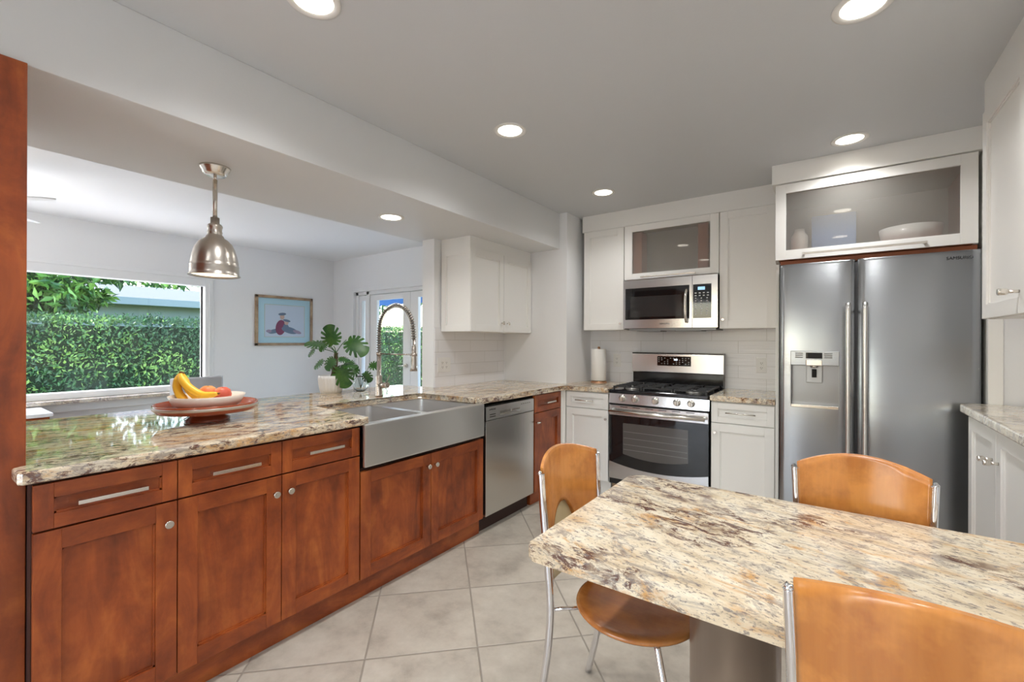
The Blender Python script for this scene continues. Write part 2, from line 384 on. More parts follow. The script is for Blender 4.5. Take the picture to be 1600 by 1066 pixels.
# dining back wall with french doors
DX0, DX1, DZ = -5.36, -3.14, 1.96
bm = bm_(); box(bm, -5.85, DX0, 3.75, 3.95, 0, H); box(bm, DX1, -2.737, 3.75, 3.95, 0, H); box(bm, DX0, DX1, 3.75, 3.95, DZ, H)
struct('wall_back_dining', bm, WALL)
bm = bm_(); box(bm, -2.737, -2.60, 2.56, 3.95, 0, H, 0, .003); struct('wall_partition', bm, WALL)
bm = bm_(); box(bm, -2.60, -1.90, 3.50, 4.0, 0, H); struct('wall_corner', bm, WALL)
bm = bm_(); box(bm, -2.737, 1.15, 4.0, 4.2, 0, H); struct('wall_back', bm, WALL)
bm = bm_(); box(bm, .90, 1.10, -2.75, 4.0, 0, H); struct('wall_right', bm, WALL)
bm = bm_()
box(bm, -5.85, -2.95, -2.75, -2.6, 0, H); box(bm, -.25, .9, -2.75, -2.6, 0, H); box(bm, -2.95, -.25, -2.75, -2.6, 0, .2); box(bm, -2.95, -.25, -2.75, -2.6, 2.2, H)
struct('wall_front', bm, WALL)
# backsplashes
bm = bm_(); box(bm, -2.60, -2.592, 2.565, 3.50, .914, 1.40); struct('trim_2', bm, backsplash('backsplash_y', 1))
bm = bm_(); box(bm, -1.90, -.262, 3.992, 4.0, .86, 1.42); struct('trim_3', bm, backsplash('backsplash_x', 0))
# pilasters right of the fridge
bm = bm_(); box(bm, .662, .716, 3.27, 3.9, 0, H, 0, .002); struct('trim_4', bm, WHITE)
bm = bm_(); box(bm, .716, .90, 3.29, 3.9, 0, H); struct('trim_5', bm, WALL)
# cabinet soffits
bm = bm_(); box(bm, -1.86, -.31, 3.725, 4.0, 2.293, H, 0, .002); struct('trim_6', bm, WHITE)
bm = bm_(); box(bm, -.308, .664, 3.345, 4.0, 2.315, H, 0, .002); struct('trim_7', bm, WHITE)
bm = bm_(); box(bm, .553, .9, .6, 2.80, 2.303, H, 0, .002); struct('trim_8', bm, WHITE)
bm = bm_(); box(bm, -2.6, -2.285, 2.64, 3.50, 2.03, 2.12, 0, .002); struct('trim_9', bm, WHITE)
# window frame, sill and pane
bm = bm_(); fx0, fx1 = -5.98, -5.835
box(bm, fx0, fx1, WY1-.085, WY1, WZ0, WZ1, 0, .004); box(bm, fx0, fx1, WY0, WY0+.085, WZ0, WZ1, 0, .004)
box(bm, fx0, fx1, WY0+.085, WY1-.085, WZ0, WZ0+.055, 0, .002); box(bm, fx0, fx1, WY0+.085, WY1-.085, WZ1-.09, WZ1, 0, .002)
box(bm, -5.85, -5.825, WY0, WY1+.02, WZ1-.01, WZ1+.03, 0, .004)
box(bm, fx1, fx1+.012, WY1-.05, WY1-.03, WZ0+.03, WZ1-.06, 0, .003)
w1 = struct('window_1', bm, VINYL, (-5.85, .8, WZ0))
bm = bm_(); box(bm, -5.93, -5.925, WY0+.08, WY1-.08, WZ0+.05, WZ1-.08); obj('pane', bm, GLS, w1)
bm = bm_(); box(bm, -5.928, -5.91, WY1-.097, WY1-.085, WZ0+.05, WZ1-.09); obj('seal', bm, DARK, w1)
bm = bm_(); box(bm, -5.84, -5.70, WY0-.05, WY1+.08, .70, .733, 0, .004); struct('trim_10', bm, GG)
bm = bm_(); box(bm, -5.85, -5.78, WY0-.05, WY1+.08, .62, .70, 0, .004); struct('trim_11', bm, VINYL)
# french doors
bm = bm_()
box(bm, DX0, DX0+.05, 3.78, 3.93, 0, DZ, 0, .003); box(bm, DX1-.05, DX1, 3.78, 3.93, 0, DZ, 0, .003); box(bm, DX0, DX1, 3.78, 3.93, DZ-.045, DZ, 0, .003)
box(bm, DX0-.02, DX1+.02, 3.735, 3.75, DZ, DZ+.05, 0, .003); box(bm, DX0-.06, DX0, 3.735, 3.75, 0, DZ+.05, 0, .003); box(bm, DX1, DX1+.06, 3.735, 3.75, 0, DZ+.05, 0, .003)
box(bm, -5.13, -5.075, 3.78, 3.93, 0, DZ, 0, .003); box(bm, -3.47, -3.41, 3.78, 3.93, 0, DZ, 0, .003)
d0 = struct('door_1', bm, VINYL, (-4.25, 3.85, 0))
def leaf(x0, x1, st, top, bot, name):
    bm = bm_(); y0, y1 = 3.80, 3.845
    box(bm, x0, x0+st, y0, y1, .01, 1.91, 0, .003); box(bm, x1-st, x1, y0, y1, .01, 1.91, 0, .003)
    box(bm, x0+st, x1-st, y0, y1, .01, bot, 0, .003); box(bm, x0+st, x1-st, y0, y1, top, 1.91, 0, .003)
    o = obj(name, bm, VINYL, d0)
    bm = bm_(); box(bm, x0+st-.005, x1-st+.005, 3.819, 3.825, bot-.005, top+.005); obj('pane', bm, GLS, o); return o
leaf(-5.31, -5.135, .05, 1.84, .25, 'sidelight'); leaf(-3.405, -3.195, .05, 1.84, .25, 'sidelight')
lf = leaf(-5.07, -4.275, .135, 1.835, .25, 'door_leaf'); rf = leaf(-4.27, -3.475, .135, 1.835, .25, 'door_leaf')
for lfx, x in ((lf, -4.34), (rf, -4.20)):
    bm = bm_(); tube(bm, [(x, 3.80, .98), (x, 3.77, .98)], .024, 18); tube(bm, [(x, 3.775, .98), (x, 3.75, .98)], .01, 12)
    tube(bm, bez([(x, 3.752, .98), (x+(.03 if x < -4.3 else -.03)*-1, 3.75, .98), (x+(.1 if x < -4.3 else -.1)*-1, 3.752, .975)]), .008, 10)
    obj('handle', bm, NICK, lfx)
# rear window, unseen behind the camera, added to let daylight in
bm = bm_()
for x in (-2.95, -1.64, -.31): box(bm, x, x+.06, -2.72, -2.64, .2, 2.2, 0, .003)
for z in (.2, 2.14): box(bm, -2.95, -.25, -2.72, -2.64, z, z+.06, 0, .003)
w2 = struct('added_window', bm, VINYL, (-1.6, -2.68, .2))
bm = bm_(); box(bm, -2.9, -.3, -2.685, -2.68, .25, 2.15); obj('pane', bm, GLS, w2)

# =================================================================== LEFT RUN (cherry)
XF = -1.869
def cab_body(name, label, y0, y1, z1=.873, x0=-2.48, toe=.11, cat='cabinet', group=None, mats=CV):
    t = thing(name, label, cat, ((x0+XF)/2, (y0+y1)/2, 0), group)
    bm = bm_(); box(bm, x0, XF-.022, y0, y1, toe, z1); obj('carcass', bm, CD if mats is CV else mats, t)
    return t
def cherry_door(t, y0, y1, z0, z1, ky, kz, name='door'):
    bm = bm_(); shaker(bm, 'X+', XF, y0, y1, z0, z1, .02, .06, hm=1); o = obj(name, bm, [CVF, CHY], t)
    if ky is not None: knob(o, 'X+', XF, ky, kz)
    return o
def cherry_drawer(t, y0, y1, z0, z1, h0, h1, hz):
    bm = bm_(); shaker(bm, 'X+', XF, y0, y1, z0, z1, .02, .043, hm=1, pm=1); o = obj('drawer', bm, [CVF, CHY], t)
    barpull(o, 'X+', XF, h0, h1, hz, square=True); return o
YL = [.243, .595, .962, 1.343]
labs = ['cherry base cabinet with drawer and door beside the tall cherry end post',
        'cherry base cabinet second from the tall end post, knob at upper right of its door',
        'cherry base cabinet directly left of the apron sink, knob at upper left of its door']
for i in range(3):
    t = cab_body('base_cabinet', labs[i], YL[i], YL[i+1])
    dw = YL[i+1]-YL[i]; c = (YL[i]+YL[i+1])/2
    cherry_drawer(t, YL[i], YL[i+1], .730, .868, c-.085, c+.085, .800)
    cherry_door(t, YL[i], YL[i+1], .112, .727, (YL[i+1]-.03) if i < 2 else (YL[i]+.03), .655)
t = cab_body('sink_cabinet', 'two-door cherry cabinet under the steel apron sink', 1.345, 2.300, .655)
cherry_door(t, 1.347, 1.822, .112, .645, 1.792, .575); cherry_door(t, 1.822, 2.298, .112, .645, 1.852, .575)
t = cab_body('base_cabinet', 'narrow cherry cabinet between dishwasher and white corner post', 2.928, 3.348)
cherry_drawer(t, 2.93, 3.346, .730, .868, 3.07, 3.21, .800); 
o = cherry_door(t, 2.93, 3.346, .112, .727, None, 0); tknob(o, 'X+', XF, 2.955, .655, .026, .03)
# plinth and dishwasher
bm = bm_(); box(bm, -2.45, -1.915, .243, 2.31, 0, .109); o = obj('plinth', bm, CHY, None, (-2.1, 1.2, 0)); tag(o, 'long cherry toe kick board along the floor under the cherry cabinets', 'toe kick')
bm = bm_(); box(bm, -2.45, -1.915, 2.94, 3.36, 0, .109); o = obj('plinth', bm, CHY, None, (-2.1, 3.15, 0)); tag(o, 'short cherry toe kick under the narrow cabinet right of the dishwasher', 'toe kick')
t = thing('dishwasher', 'stainless steel dishwasher with recessed pocket handle, between sink cabinet and narrow cherry cabinet', 'dishwasher', (-2.15, 2.62, 0))
bm = bm_(); box(bm, -2.43, -1.90, 2.322, 2.918, .115, .855); obj('tub', bm, DARK, t)
bm = bm_(); box(bm, -1.90, XF, 2.325, 2.915, .112, .752, 0, .003); obj('door', bm, STZ, t)
bm = bm_(); x0 = XF
for (y0, y1, z0, z1) in ((2.325, 2.48, .757, .848), (2.72, 2.915, .757, .848), (2.48, 2.72, .757, .774), (2.48, 2.72, .806, .848)): box(bm, -1.90, x0, y0, y1, z0, z1)
box(bm, -1.90, -1.893, 2.48, 2.72, .774, .806)
p_ = obj('control_panel', bm, STY, t)
bm = bm_(); box(bm, x0, x0+.004, 2.62, 2.72, .79, .806); box(bm, -1.893, -1.892, 2.48, 2.64, .776, .806); obj('pocket_handle', bm, [NICK], p_)
for z in (.775, .790):
    bm = bm_(); box(bm, x0, x0+.0008, 2.365, 2.43, z, z+.005); obj('vent_slot', bm, DARK, p_)
bm = bm_()
for k in range(5): box(bm, x0, x0+.0008, 2.74+k*.027, 2.755+k*.027, .822, .826)
obj('key_print', bm, DARK, p_)
text('lettering', 'SAMSUNG', .016, DARK, p_, (x0+.0006, 2.395, .827), 'X+')
bm = bm_(); box(bm, -2.4, -1.93, 2.322, 2.918, 0, .108); obj('toe_panel', bm, CD, t)
# filler stile
bm = bm_(); box(bm, -1.90, XF, 3.35, 3.40, 0, .874, 0, .001); box(bm, -1.90, XF+.02, 3.385, 3.49, 0, .874)
tag(obj('filler_stile', bm, WHITE, None, (-1.87, 3.4, 0)), 'narrow white filler stile at the inside corner of the base cabinets', 'filler stile')
# tall end post
bm = bm_(); box(bm, -2.62, -1.955, -.40, .241, 0, 2.118, 0, .002); tag(obj('end_panel', bm, CV, None, (-2.3, -.1, 0)), 'tall cherry end panel rising from floor to beam at the left edge', 'panel')

# worktops
def worktop(poly, z0, z1, mat, label, name='worktop', cutb=.008):
    bm = bm_(); prism(bm, poly, z0, z1, cutb); o = obj(name, bm, mat, None, (sum(p[0] for p in poly)/len(poly), sum(p[1] for p in poly)/len(poly), z0)); tag(o, label, 'countertop'); return o
CX = -1.852; SY0, SY1, SX = 1.39, 2.245, -2.42
poly = [(-3.02, .245), (-1.953, .245), (-1.953, .212), (CX-.01, .212), (CX, .222), (CX, SY0-.04), (CX-.015, SY0), (SX+.02, SY0+.03), (SX, SY0+.05), (SX, SY1-.02), (SX+.02, SY1),
        (CX-.015, SY1+.01), (CX, SY1+.035), (CX, 3.375), (-1.452, 3.375), (-1.452, 3.992), (-1.9, 3.992), (-1.9, 3.50), (-2.592, 3.50), (-2.592, 2.556), (-3.02, 2.556)]
poly = poly[::-1]
poly = poly[::-1]
worktop(poly, .876, .914, GR, 'speckled cream granite worktop running along the peninsula, around the sink, to the range')
worktop([(-.686, 3.375), (-.290, 3.375), (-.290, 3.992), (-.686, 3.992)], .876, .914, GR, 'short granite worktop between range and refrigerator', cutb=.005)

# apron sink
t = thing('apron_sink', 'stainless steel double-bowl farmhouse sink set into the granite', 'sink', (-2.12, 1.8, .66))
bm = bm_(); box(bm, -1.852, -1.832, 1.345, 2.262, .672, .882, 0, .006); obj('apron', bm, STY, t)
bm = bm_()
for (y0, y1) in ((1.375, 1.795), (1.835, 2.235)):
    x0, x1, zb, zt = -2.40, -1.875, .70, .874; r = .03
    top = rpoly(x0, x1, y0, y1, (r,)*4, 4); bot = rpoly(x0+.01, x1-.01, y0+.01, y1-.01, (r,)*4, 4)
    T = [bm.verts.new((x, y, zt)) for x, y in top]; Bv = [bm.verts.new((x, y, zb)) for x, y in bot]; n = len(T)
    for i in range(n):
        f = bm.faces.new((T[i], T[(i+1) % n], Bv[(i+1) % n], Bv[i])); f.smooth = False
    bm.faces.new(Bv)
for (x0, x1, y0, y1) in ((-1.885, -1.848, 1.35, 2.26), (-2.44, -1.87, 1.792, 1.838), (-2.44, -1.87, 1.35, 1.378), (-2.44, -1.87, 2.232, 2.26), (-2.44, -2.397, 1.35, 2.26)): box(bm, x0, x1, y0, y1, .868, .8745 if x0 < -1.886 else .882)
obj('bowls', bm, plain('sink_steel', (.72, .71, .70), .34, 1), t)
for y in (1.585, 2.035):
    bm = bm_(); lathe(bm, [(.0, .7015), (.045, .702), (.045, .706), (.038, .705)], (-2.14, y, 0), 24, capends=False); obj('drain', bm, CHROME, t)

# faucet
FN = plain('faucet_nickel', (.50, .45, .40), .24, 1)
fx, fy = -2.50, 1.945
t = thing('faucet', 'brushed nickel spring-neck faucet arching over the sink', 'faucet', (fx, fy, .914))
bm = bm_(); lathe(bm, [(.027, .914), (.027, .922), (.023, .926), (.022, 1.05), (.018, 1.058), (.0155, 1.06), (.0155, 1.20)], (fx, fy, 0), 24); obj('base', bm, FN, t)
arc = [(fx, fy, 1.19), (fx, fy, 1.34)] + [(fx+.17-.17*math.cos(a), fy, 1.36+.165*math.sin(a)) for a in [PI*k/9 for k in range(1, 9)]] + [(fx+.34, fy, 1.36), (fx+.348, fy, 1.30)]
arc = bez(arc, 10)
bm = bm_(); tube(bm, arc, .0085, 10); obj('hose', bm, plain('dark_hose', (.14, .13, .12), .4, .6), t)
bm = bm_(); L = [0]
for a, b in zip(arc, arc[1:]): L.append(L[-1]+(b-a).length)
turns = 46; pts = []
for k in range(turns*9+1):
    s = L[-1]*k/(turns*9); i = max(j for j in range(len(L)) if L[j] <= s + 1e-9); i = min(i, len(arc)-2)
    u = (s-L[i])/(L[i+1]-L[i]); p = arc[i].lerp(arc[i+1], u); tg = (arc[i+1]-arc[i]).normalized(); sd_ = Vector((0, 1, 0)); nn = tg.cross(sd_)
    a = 2*PI*k/9; pts.append(p + (sd_*math.cos(a)+nn*math.sin(a))*.0145)
tube(bm, pts, .0025, 5); obj('spring', bm, FN, t)
bm = bm_(); tube(bm, [(fx+.348, fy, 1.305), (fx+.347, fy, 1.26), (fx+.345, fy, 1.255), (fx+.345, fy, 1.17), (fx+.345, fy, 1.12), (fx+.345, fy, 1.10), (fx+.345, fy, 1.098)], [.009, .009, .015, .017, .0175, .024, .02], 18)
obj('spray_head', bm, FN, t)
bm = bm_(); tube(bm, [(fx, fy, 1.203), (fx+.345, fy, 1.203)], .005, 10); tube(bm, [(fx+.345, fy, 1.195), (fx+.345, fy, 1.212)], .021, 18); tube(bm, [(fx, fy, 1.195), (fx, fy, 1.212)], .018, 18); obj('holder_arm', bm, FN, t)
bm = bm_(); tube(bm, [(fx+.01, fy, .99), (fx+.085, fy+.005, .993), (fx+.087, fy+.005, .993)], [.019, .019, .015], 18); tube(bm, [(fx+.075, fy, 1.005), (fx+.11, fy, 1.06)], [.004, .003], 8); obj('lever', bm, FN, t)

# =================================================================== BACK RUN
YF = 3.393
def white_front(t, name, x0, x1, z0, z1, p, rail=.057):
    bm = bm_(); shaker(bm, 'Y-', p, x0, x1, z0, z1, .02, rail); return obj(name, bm, WHITE, t)
t = thing('base_cabinet', 'white base cabinet left of the range, under the paper towel', 'cabinet', (-1.66, 3.7, 0))
bm = bm_(); box(bm, -1.846, -1.455, YF+.021, 3.99, .15, .874); obj('carcass', bm, WHITE, t)
bm = bm_(); box(bm, -1.846, -1.455, YF+.05, 3.9, 0, .15); obj('toe_panel', bm, WHITE, t)
o = white_front(t, 'drawer', -1.842, -1.457, .735, .868, YF, .043); barpull(o, 'Y-', YF, -1.745, -1.58, .80, r=.005)
o = white_front(t, 'door', -1.842, -1.457, .152, .732, YF); knob(o, 'Y-', YF, -1.478, .66, r=.010, L=.02)
t = thing('base_cabinet', 'white base cabinet with drawer and door between range and refrigerator', 'cabinet', (-.48, 3.7, 0))
bm = bm_(); box(bm, -.683, -.290, YF+.021, 3.99, .11, .874); obj('carcass', bm, WHITE, t)
bm = bm_(); box(bm, -.683, -.290, YF+.06, 3.9, 0, .11); obj('toe_panel', bm, WHITE, t)
o = white_front(t, 'drawer', -.683, -.292, .725, .868, YF, .043); barpull(o, 'Y-', YF, -.585, -.40, .80, r=.005)
o = white_front(t, 'door', -.683, -.292, .112, .722, YF); knob(o, 'Y-', YF, -.655, .655, r=.010, L=.02)
# fridge end panel
bm = bm_(); box(bm, -.287, -.268, 3.385, 3.99, 0, 1.80, 0, .002); tag(obj('end_panel', bm, WHITE, None, (-.277, 3.7, 0)), 'tall narrow white panel at the left side of the refrigerator', 'panel')

# uppers
YU = 3.712
t = thing('wall_cabinet', 'tall white wall cabinet left of the microwave, above the paper towel', 'cabinet', (-1.65, 3.85, 1.394))
bm = bm_(); box(bm, -1.838, -1.455, YU+.021, 3.99, 1.394, 2.292); obj('carcass', bm, WHITE, t)
o = white_front(t, 'door', -1.838, -1.456, 1.394, 2.29, YU); knob(o, 'Y-', YU, -1.482, 1.45, r=.010, L=.022)
t = thing('wall_cabinet', 'tall white wall cabinet right of the microwave', 'cabinet', (-.5, 3.85, 1.394))
bm = bm_(); box(bm, -.689, -.312, YU+.021, 3.99, 1.394, 2.292); obj('carcass', bm, WHITE, t)
o = white_front(t, 'door', -.690, -.312, 1.394, 2.29, YU); knob(o, 'Y-', YU, -.662, 1.463, r=.010, L=.022)
# frosted glass door cabinets
FROST, fn, fl_, fb = newmat('frosted_glass'); fn.remove(fb)
_t = fn.new('ShaderNodeBsdfTransparent'); _d = fn.new('ShaderNodeBsdfDiffuse'); _d.inputs[0].default_value = (.52, .50, .46, 1)
_tl = fn.new('ShaderNodeBsdfTranslucent'); _tl.inputs[0].default_value = (.6, .6, .6, 1); _g = fn.new('ShaderNodeBsdfGlossy'); _g.inputs['Roughness'].default_value = .03
_m0 = fn.new('ShaderNodeMixShader'); _m0.inputs[0].default_value = .3; fl_.new(_d.outputs[0], _m0.inputs[1]); fl_.new(_tl.outputs[0], _m0.inputs[2])
_m1 = fn.new('ShaderNodeMixShader'); _m1.inputs[0].default_value = .25; fl_.new(_t.outputs[0], _m1.inputs[1]); fl_.new(_m0.outputs[0], _m1.inputs[2])
_fr = thinfresnel(fn, fl_, 1.5)
_m2 = fn.new('ShaderNodeMixShader'); fl_.new(_fr.outputs[0], _m2.inputs[0]); fl_.new(_m1.outputs[0], _m2.inputs[1]); fl_.new(_g.outputs[0], _m2.inputs[2])
fl_.new(_m2.outputs[0], fn['Material Output'].inputs[0])
CIN = plain('cherry_interior', (.36, .10, .035), .5); CBK = plain('maple_interior', (.46, .42, .36), .6)
def glasscab(label, x0, x1, z0, z1, p, y1, gx0, gx1, gz0, gz1, h0, h1, hz):
    t = thing('wall_cabinet', label, 'cabinet', ((x0+x1)/2, (p+y1)/2, z0))
    bm = bm_(); w = .018; q = p+.021
    box(bm, x0, x0+w, q, y1, z0, z1, 0); box(bm, x1-w, x1, q, y1, z0, z1, 0); box(bm, x0+w, x1-w, q, y1, z0, z0+w, 2); box(bm, x0+w, x1-w, q, y1, z1-w, z1, 1); box(bm, x0+w, x1-w, y1-.01, y1, z0+w, z1-w, 1)
    box(bm, x0+w, x0+w+.003, q+.002, y1-.012, z0+w, z1-w, 2); box(bm, x1-w-.003, x1-w, q+.002, y1-.012, z0+w, z1-w, 2)
    obj('carcass', bm, [WHITE, CBK, CIN], t)
    bm = bm_(); g = .0015
    for (a, b, c, d) in ((x0+g, gx0, z0+g, z1-g), (gx1, x1-g, z0+g, z1-g), (gx0, gx1, z0+g, gz0), (gx0, gx1, gz1, z1-g)): box(bm, a, b, p, p+.02, c, d, 0, .0015)
    d = obj('door', bm, WHITE, t)
    bm = bm_(); box(bm, gx0-.006, gx1+.006, p+.008, p+.012, gz0-.006, gz1+.006); obj('glass_pane', bm, FROST, d)
    barpull(d, 'Y-', p, h0, h1, hz, r=.0055, square=True)
    return t
glasscab('white wall cabinet with frosted glass door above the microwave', -1.452, -.692, 1.822, 2.29, YU, 3.99, -1.382, -.758, 1.874, 2.233, -1.30, -.86, 1.838)
glasscab('wide white cabinet with frosted glass lift-up door above the refrigerator', -.290, .645, 1.822, 2.312, 3.36, 3.99, -.230, .575, 1.884, 2.252, -.14, .44, 1.848)
# things behind the frosted pane
bm = bm_(); box(bm, -.10, .14, 3.62, 3.70, 1.842, 2.14, 0, .01); tag(obj('storage_box', bm, plain('blue_card', (.16, .30, .55), .6), None, (0, 3.66, 1.842)), 'blue box blurred behind the frosted glass above the refrigerator', 'box')
bm = bm_(); lathe(bm, [(.0, 1.842), (.10, 1.842), (.14, 1.93), (.15, 1.99), (.14, 1.985), (.09, 1.86), (.0, 1.855)], (.40, 3.62, 0), 24, capends=False); tag(obj('serving_bowl', bm, plain('cream_china', (.85, .83, .77), .3), None, (.40, 3.62, 1.842)), 'pale bowl blurred behind frosted glass above the refrigerator, at the right', 'bowl')
bm = bm_(); lathe(bm, [(.0, 1.842), (.05, 1.842), (.05, 2.02), (.03, 2.05), (.03, 2.07), (0, 2.07)], (-.17, 3.66, 0), 20, capends=False); tag(obj('jar', bm, plain('cream_jar', (.80, .76, .66), .4), None, (-.17, 3.66, 1.842)), 'cream jar blurred behind frosted glass above the refrigerator, at the left', 'jar')

BRB = plain('brown_block', (.34, .10, .03), .6)  # made-up blocks standing in for the brown stripes across the pane
for (x0, x1, lab) in ((-1.40, -1.315, 'red-brown carton added behind the frosted glass above the microwave, at the left'), (-.86, -.78, 'red-brown carton added behind the frosted glass above the microwave, at the right')):
    bm = bm_(); box(bm, x0, x1, 3.765, 3.90, 1.842, 2.24, 0, .004); tag(obj('block', bm, BRB, None, ((x0+x1)/2, 3.83, 1.842)), lab, 'box')
# upper cabinet over the tile wall
t = thing('wall_cabinet', 'white two-door wall cabinet hanging on the tiled partition right of the faucet', 'cabinet', (-2.43, 3.06, 1.365))
XU = -2.272
bm = bm_(); box(bm, -2.59, XU-.021, 2.651, 3.495, 1.367, 2.03); shaker(bm, 'Y-', 2.630, -2.59, XU-.002, 1.367, 2.03, .02, .05); obj('carcass', bm, WHITE, t)
for (y0, y1, k) in ((2.634, 3.062, 3.035), (3.064, 3.497, 3.115)):
    bm = bm_(); shaker(bm, 'X+', XU, y0, y1, 1.367, 2.028, .02, .055); o = obj('door', bm, WHITE, t); tknob(o, 'X+', XU, k, 1.445, .024, .028, 'z')

# microwave
t = thing('microwave', 'stainless over-the-range microwave with black window and keypad', 'microwave', (-1.07, 3.85, 1.40))
YM = 3.690
bm = bm_(); box(bm, -1.448, -.700, YM+.03, 3.99, 1.402, 1.815); obj('case', bm, DARK, t)
bm = bm_(); x0, x1 = -1.452, -.885
for (a, b, c, d) in ((x0, x1, 1.745, 1.815), (x0, x1, 1.405, 1.478), (x0, -1.432, 1.478, 1.745), (-.905, x1, 1.478, 1.745)): box(bm, a, b, YM, YM+.03, c, d, 0, .0)
dr = obj('door', bm, ST, t)
bm = bm_(); box(bm, -1.434, -.903, YM+.002, YM+.012, 1.476, 1.747); obj('window_frame', bm, BGL, dr)
bm = bm_(); box(bm, -1.389, -.963, YM+.0005, YM+.004, 1.50, 1.672); obj('window', bm, plain('microwave_window', (.035, .035, .036), .04), dr)
bm = bm_(); hx = -.925
tube(bm, bez([(hx, YM-.012, 1.70), (hx, YM-.040, 1.655), (hx, YM-.047, 1.60), (hx, YM-.047, 1.55), (hx, YM-.040, 1.495), (hx, YM-.012, 1.45)]), .011, 14, flat=1.2)
for z in (1.70, 1.45): tube(bm, [(hx, YM, z), (hx, YM-.018, z)], .010, 12)
obj('handle', bm, NICK, dr)
text('lettering', 'SAMSUNG', .018, DARK, dr, (-1.10, YM-.0004, 1.44), 'Y-')
bm = bm_()
for (a, b, c, d) in ((-.882, -.697, 1.745, 1.815), (-.882, -.697, 1.405, 1.478), (-.742, -.697, 1.478, 1.745), (-.882, -.878, 1.478, 1.745)): box(bm, a, b, YM, YM+.03, c, d)
pn = obj('control_panel', bm, ST, t)
bm = bm_(); box(bm, -.879, -.741, YM+.002, YM+.012, 1.476, 1.747); kp = obj('keypad', bm, BGL, pn)
bm = bm_(); box(bm, -.842, -.790, YM+.0005, YM+.002, 1.70, 1.724); obj('display', bm, LCD, kp)
bm = bm_()
for r in range(9):
    for c in range(3 if r > 1 else 4):
        x = -.858 + c*(.042 if r > 1 else .030); z = 1.676 - r*.0205; s = .005 if 1 < r < 7 else .007
        if r < 8 or c != 9: box(bm, x-s, x+s, YM+.0008, YM+.002, z-.004, z+.004)
obj('keys', bm, KEY, kp)
bm = bm_(); box(bm, -1.40, -.71, YM+.01, 3.97, 1.385, 1.402); box(bm, -1.34, -1.14, YM+.03, YM+.2, 1.378, 1.386); box(bm, -1.02, -.82, YM+.03, YM+.2, 1.378, 1.386); obj('vent', bm, plain('grey_vent', (.22, .22, .22), .4, .6), t)

# range
t = thing('gas_range', 'stainless gas range with five knobs and black oven window', 'stove', (-1.07, 3.65, 0))
RX0, RX1, RF = -1.447, -.692, 3.377
bm = bm_(); box(bm, RX0+.003, RX1-.003, RF+.035, 3.96, .15, .885); obj('body', bm, plain('black_side', (.02, .02, .021), .4), t)
bm = bm_(); prism(bm, rpoly(RX0, RX1, RF+.005, 3.90, (.012,)*4, 3), .877, .908, .006); ck = obj('cooktop', bm, BLK, t)
# control panel (slanted)
bm = bm_()
vs = [bm.verts.new(p) for p in ((RX0, RF, .800), (RX1, RF, .800), (RX1, RF+.012, .877), (RX0, RF+.012, .877), (RX0, RF+.05, .800), (RX1, RF+.05, .800), (RX1, RF+.05, .877), (RX0, RF+.05, .877))]
for q in ((0, 1, 2, 3), (4, 7, 6, 5), (0, 3, 7, 4), (1, 5, 6, 2), (3, 2, 6, 7), (0, 4, 5, 1)): bm.faces.new([vs[i] for i in q])
cp = obj('control_panel', bm, ST, t)
for x in (-1.335, -1.234, -1.075, -.915, -.816):
    bm = bm_(); c = Vector((x, RF+.006, .842)); d = Vector((0, -1, -.12)).normalized()
    tube(bm, [c, c+d*.006, c+d*.008, c+d*.026, c+d*.029], [.028, .028, .021, .0185, .017], 24)
    q = c+d*.029; box(bm, x-.004, x+.004, q.y-.008, q.y+.006, q.z-.015, q.z+.018, 0, .002)
    obj('knob', bm, NICK, cp)
# oven door
bm = bm_()
box(bm, RX0+.003, RX1-.003, RF, RF+.034, .706, .785, 0, .003)
n = 14  # lower steel band with curved upper edge
prev = None
for k in range(n+1):
    u = k/n; x = RX0+.003 + (RX1-RX0-.006)*u; z = .335 - .045*(1-(2*u-1)**2)
    cur = [bm.verts.new((x, RF, .20)), bm.verts.new((x, RF, z)), bm.verts.new((x, RF+.03, z)), bm.verts.new((x, RF+.03, .20))]
    if prev:
        for i in range(4): bm.faces.new((prev[i], cur[i], cur[(i+1) % 4], prev[(i+1) % 4]))
    else: bm.faces.new(cur)
    prev = cur
bm.faces.new(prev[::-1]); bmesh.ops.recalc_face_normals(bm, faces=bm.faces[:])
od = obj('oven_door', bm, ST, t)
bm = bm_(); box(bm, RX0+.003, RX1-.003, RF+.002, RF+.03, .26, .71); obj('door_glass', bm, BGL, od)
bm = bm_(); prev = None   # window with bowed lower edge
for k in range(11):
    u = k/10; x = -1.328 + .494*u; zb = .405 - .03*(1-(2*u-1)**2)
    cur = (bm.verts.new((x, RF+.0008, zb)), bm.verts.new((x, RF+.0008, .648)))
    if prev: bm.faces.new((prev[0], cur[0], cur[1], prev[1]))
    prev = cur
ow = obj('oven_window', bm, OVG, od)
bm = bm_()
for z in (.58, .53, .48, .44): box(bm, -1.322, -.84, RF+.0002, RF+.0006, z, z+.003)
obj('rack_lines', bm, plain('rack_grey', (.22, .21, .20), .3), ow)
bm = bm_(); tube(bm, [(RX0+.02, RF-.045, .742), (RX1-.02, RF-.045, .742)], .013, 16)
for x in (RX0+.03, RX1-.03): tube(bm, [(x, RF, .745), (x, RF-.045, .742)], .011, 12)
obj('handle', bm, NICK, od)
bm = bm_()
for k in range(6): box(bm, -1.35+k*.10, -1.29+k*.10, RF-.0006, RF, .773, .778)
box(bm, RX0+.002, RX1-.002, RF+.006, RF+.03, .787, .799)
obj('vent_gap', bm, DARK, od)
bm = bm_(); box(bm, RX0+.003, RX1-.003, RF+.01, RF+.035, .155, .197); obj('lower_trim', bm, BLK, t)
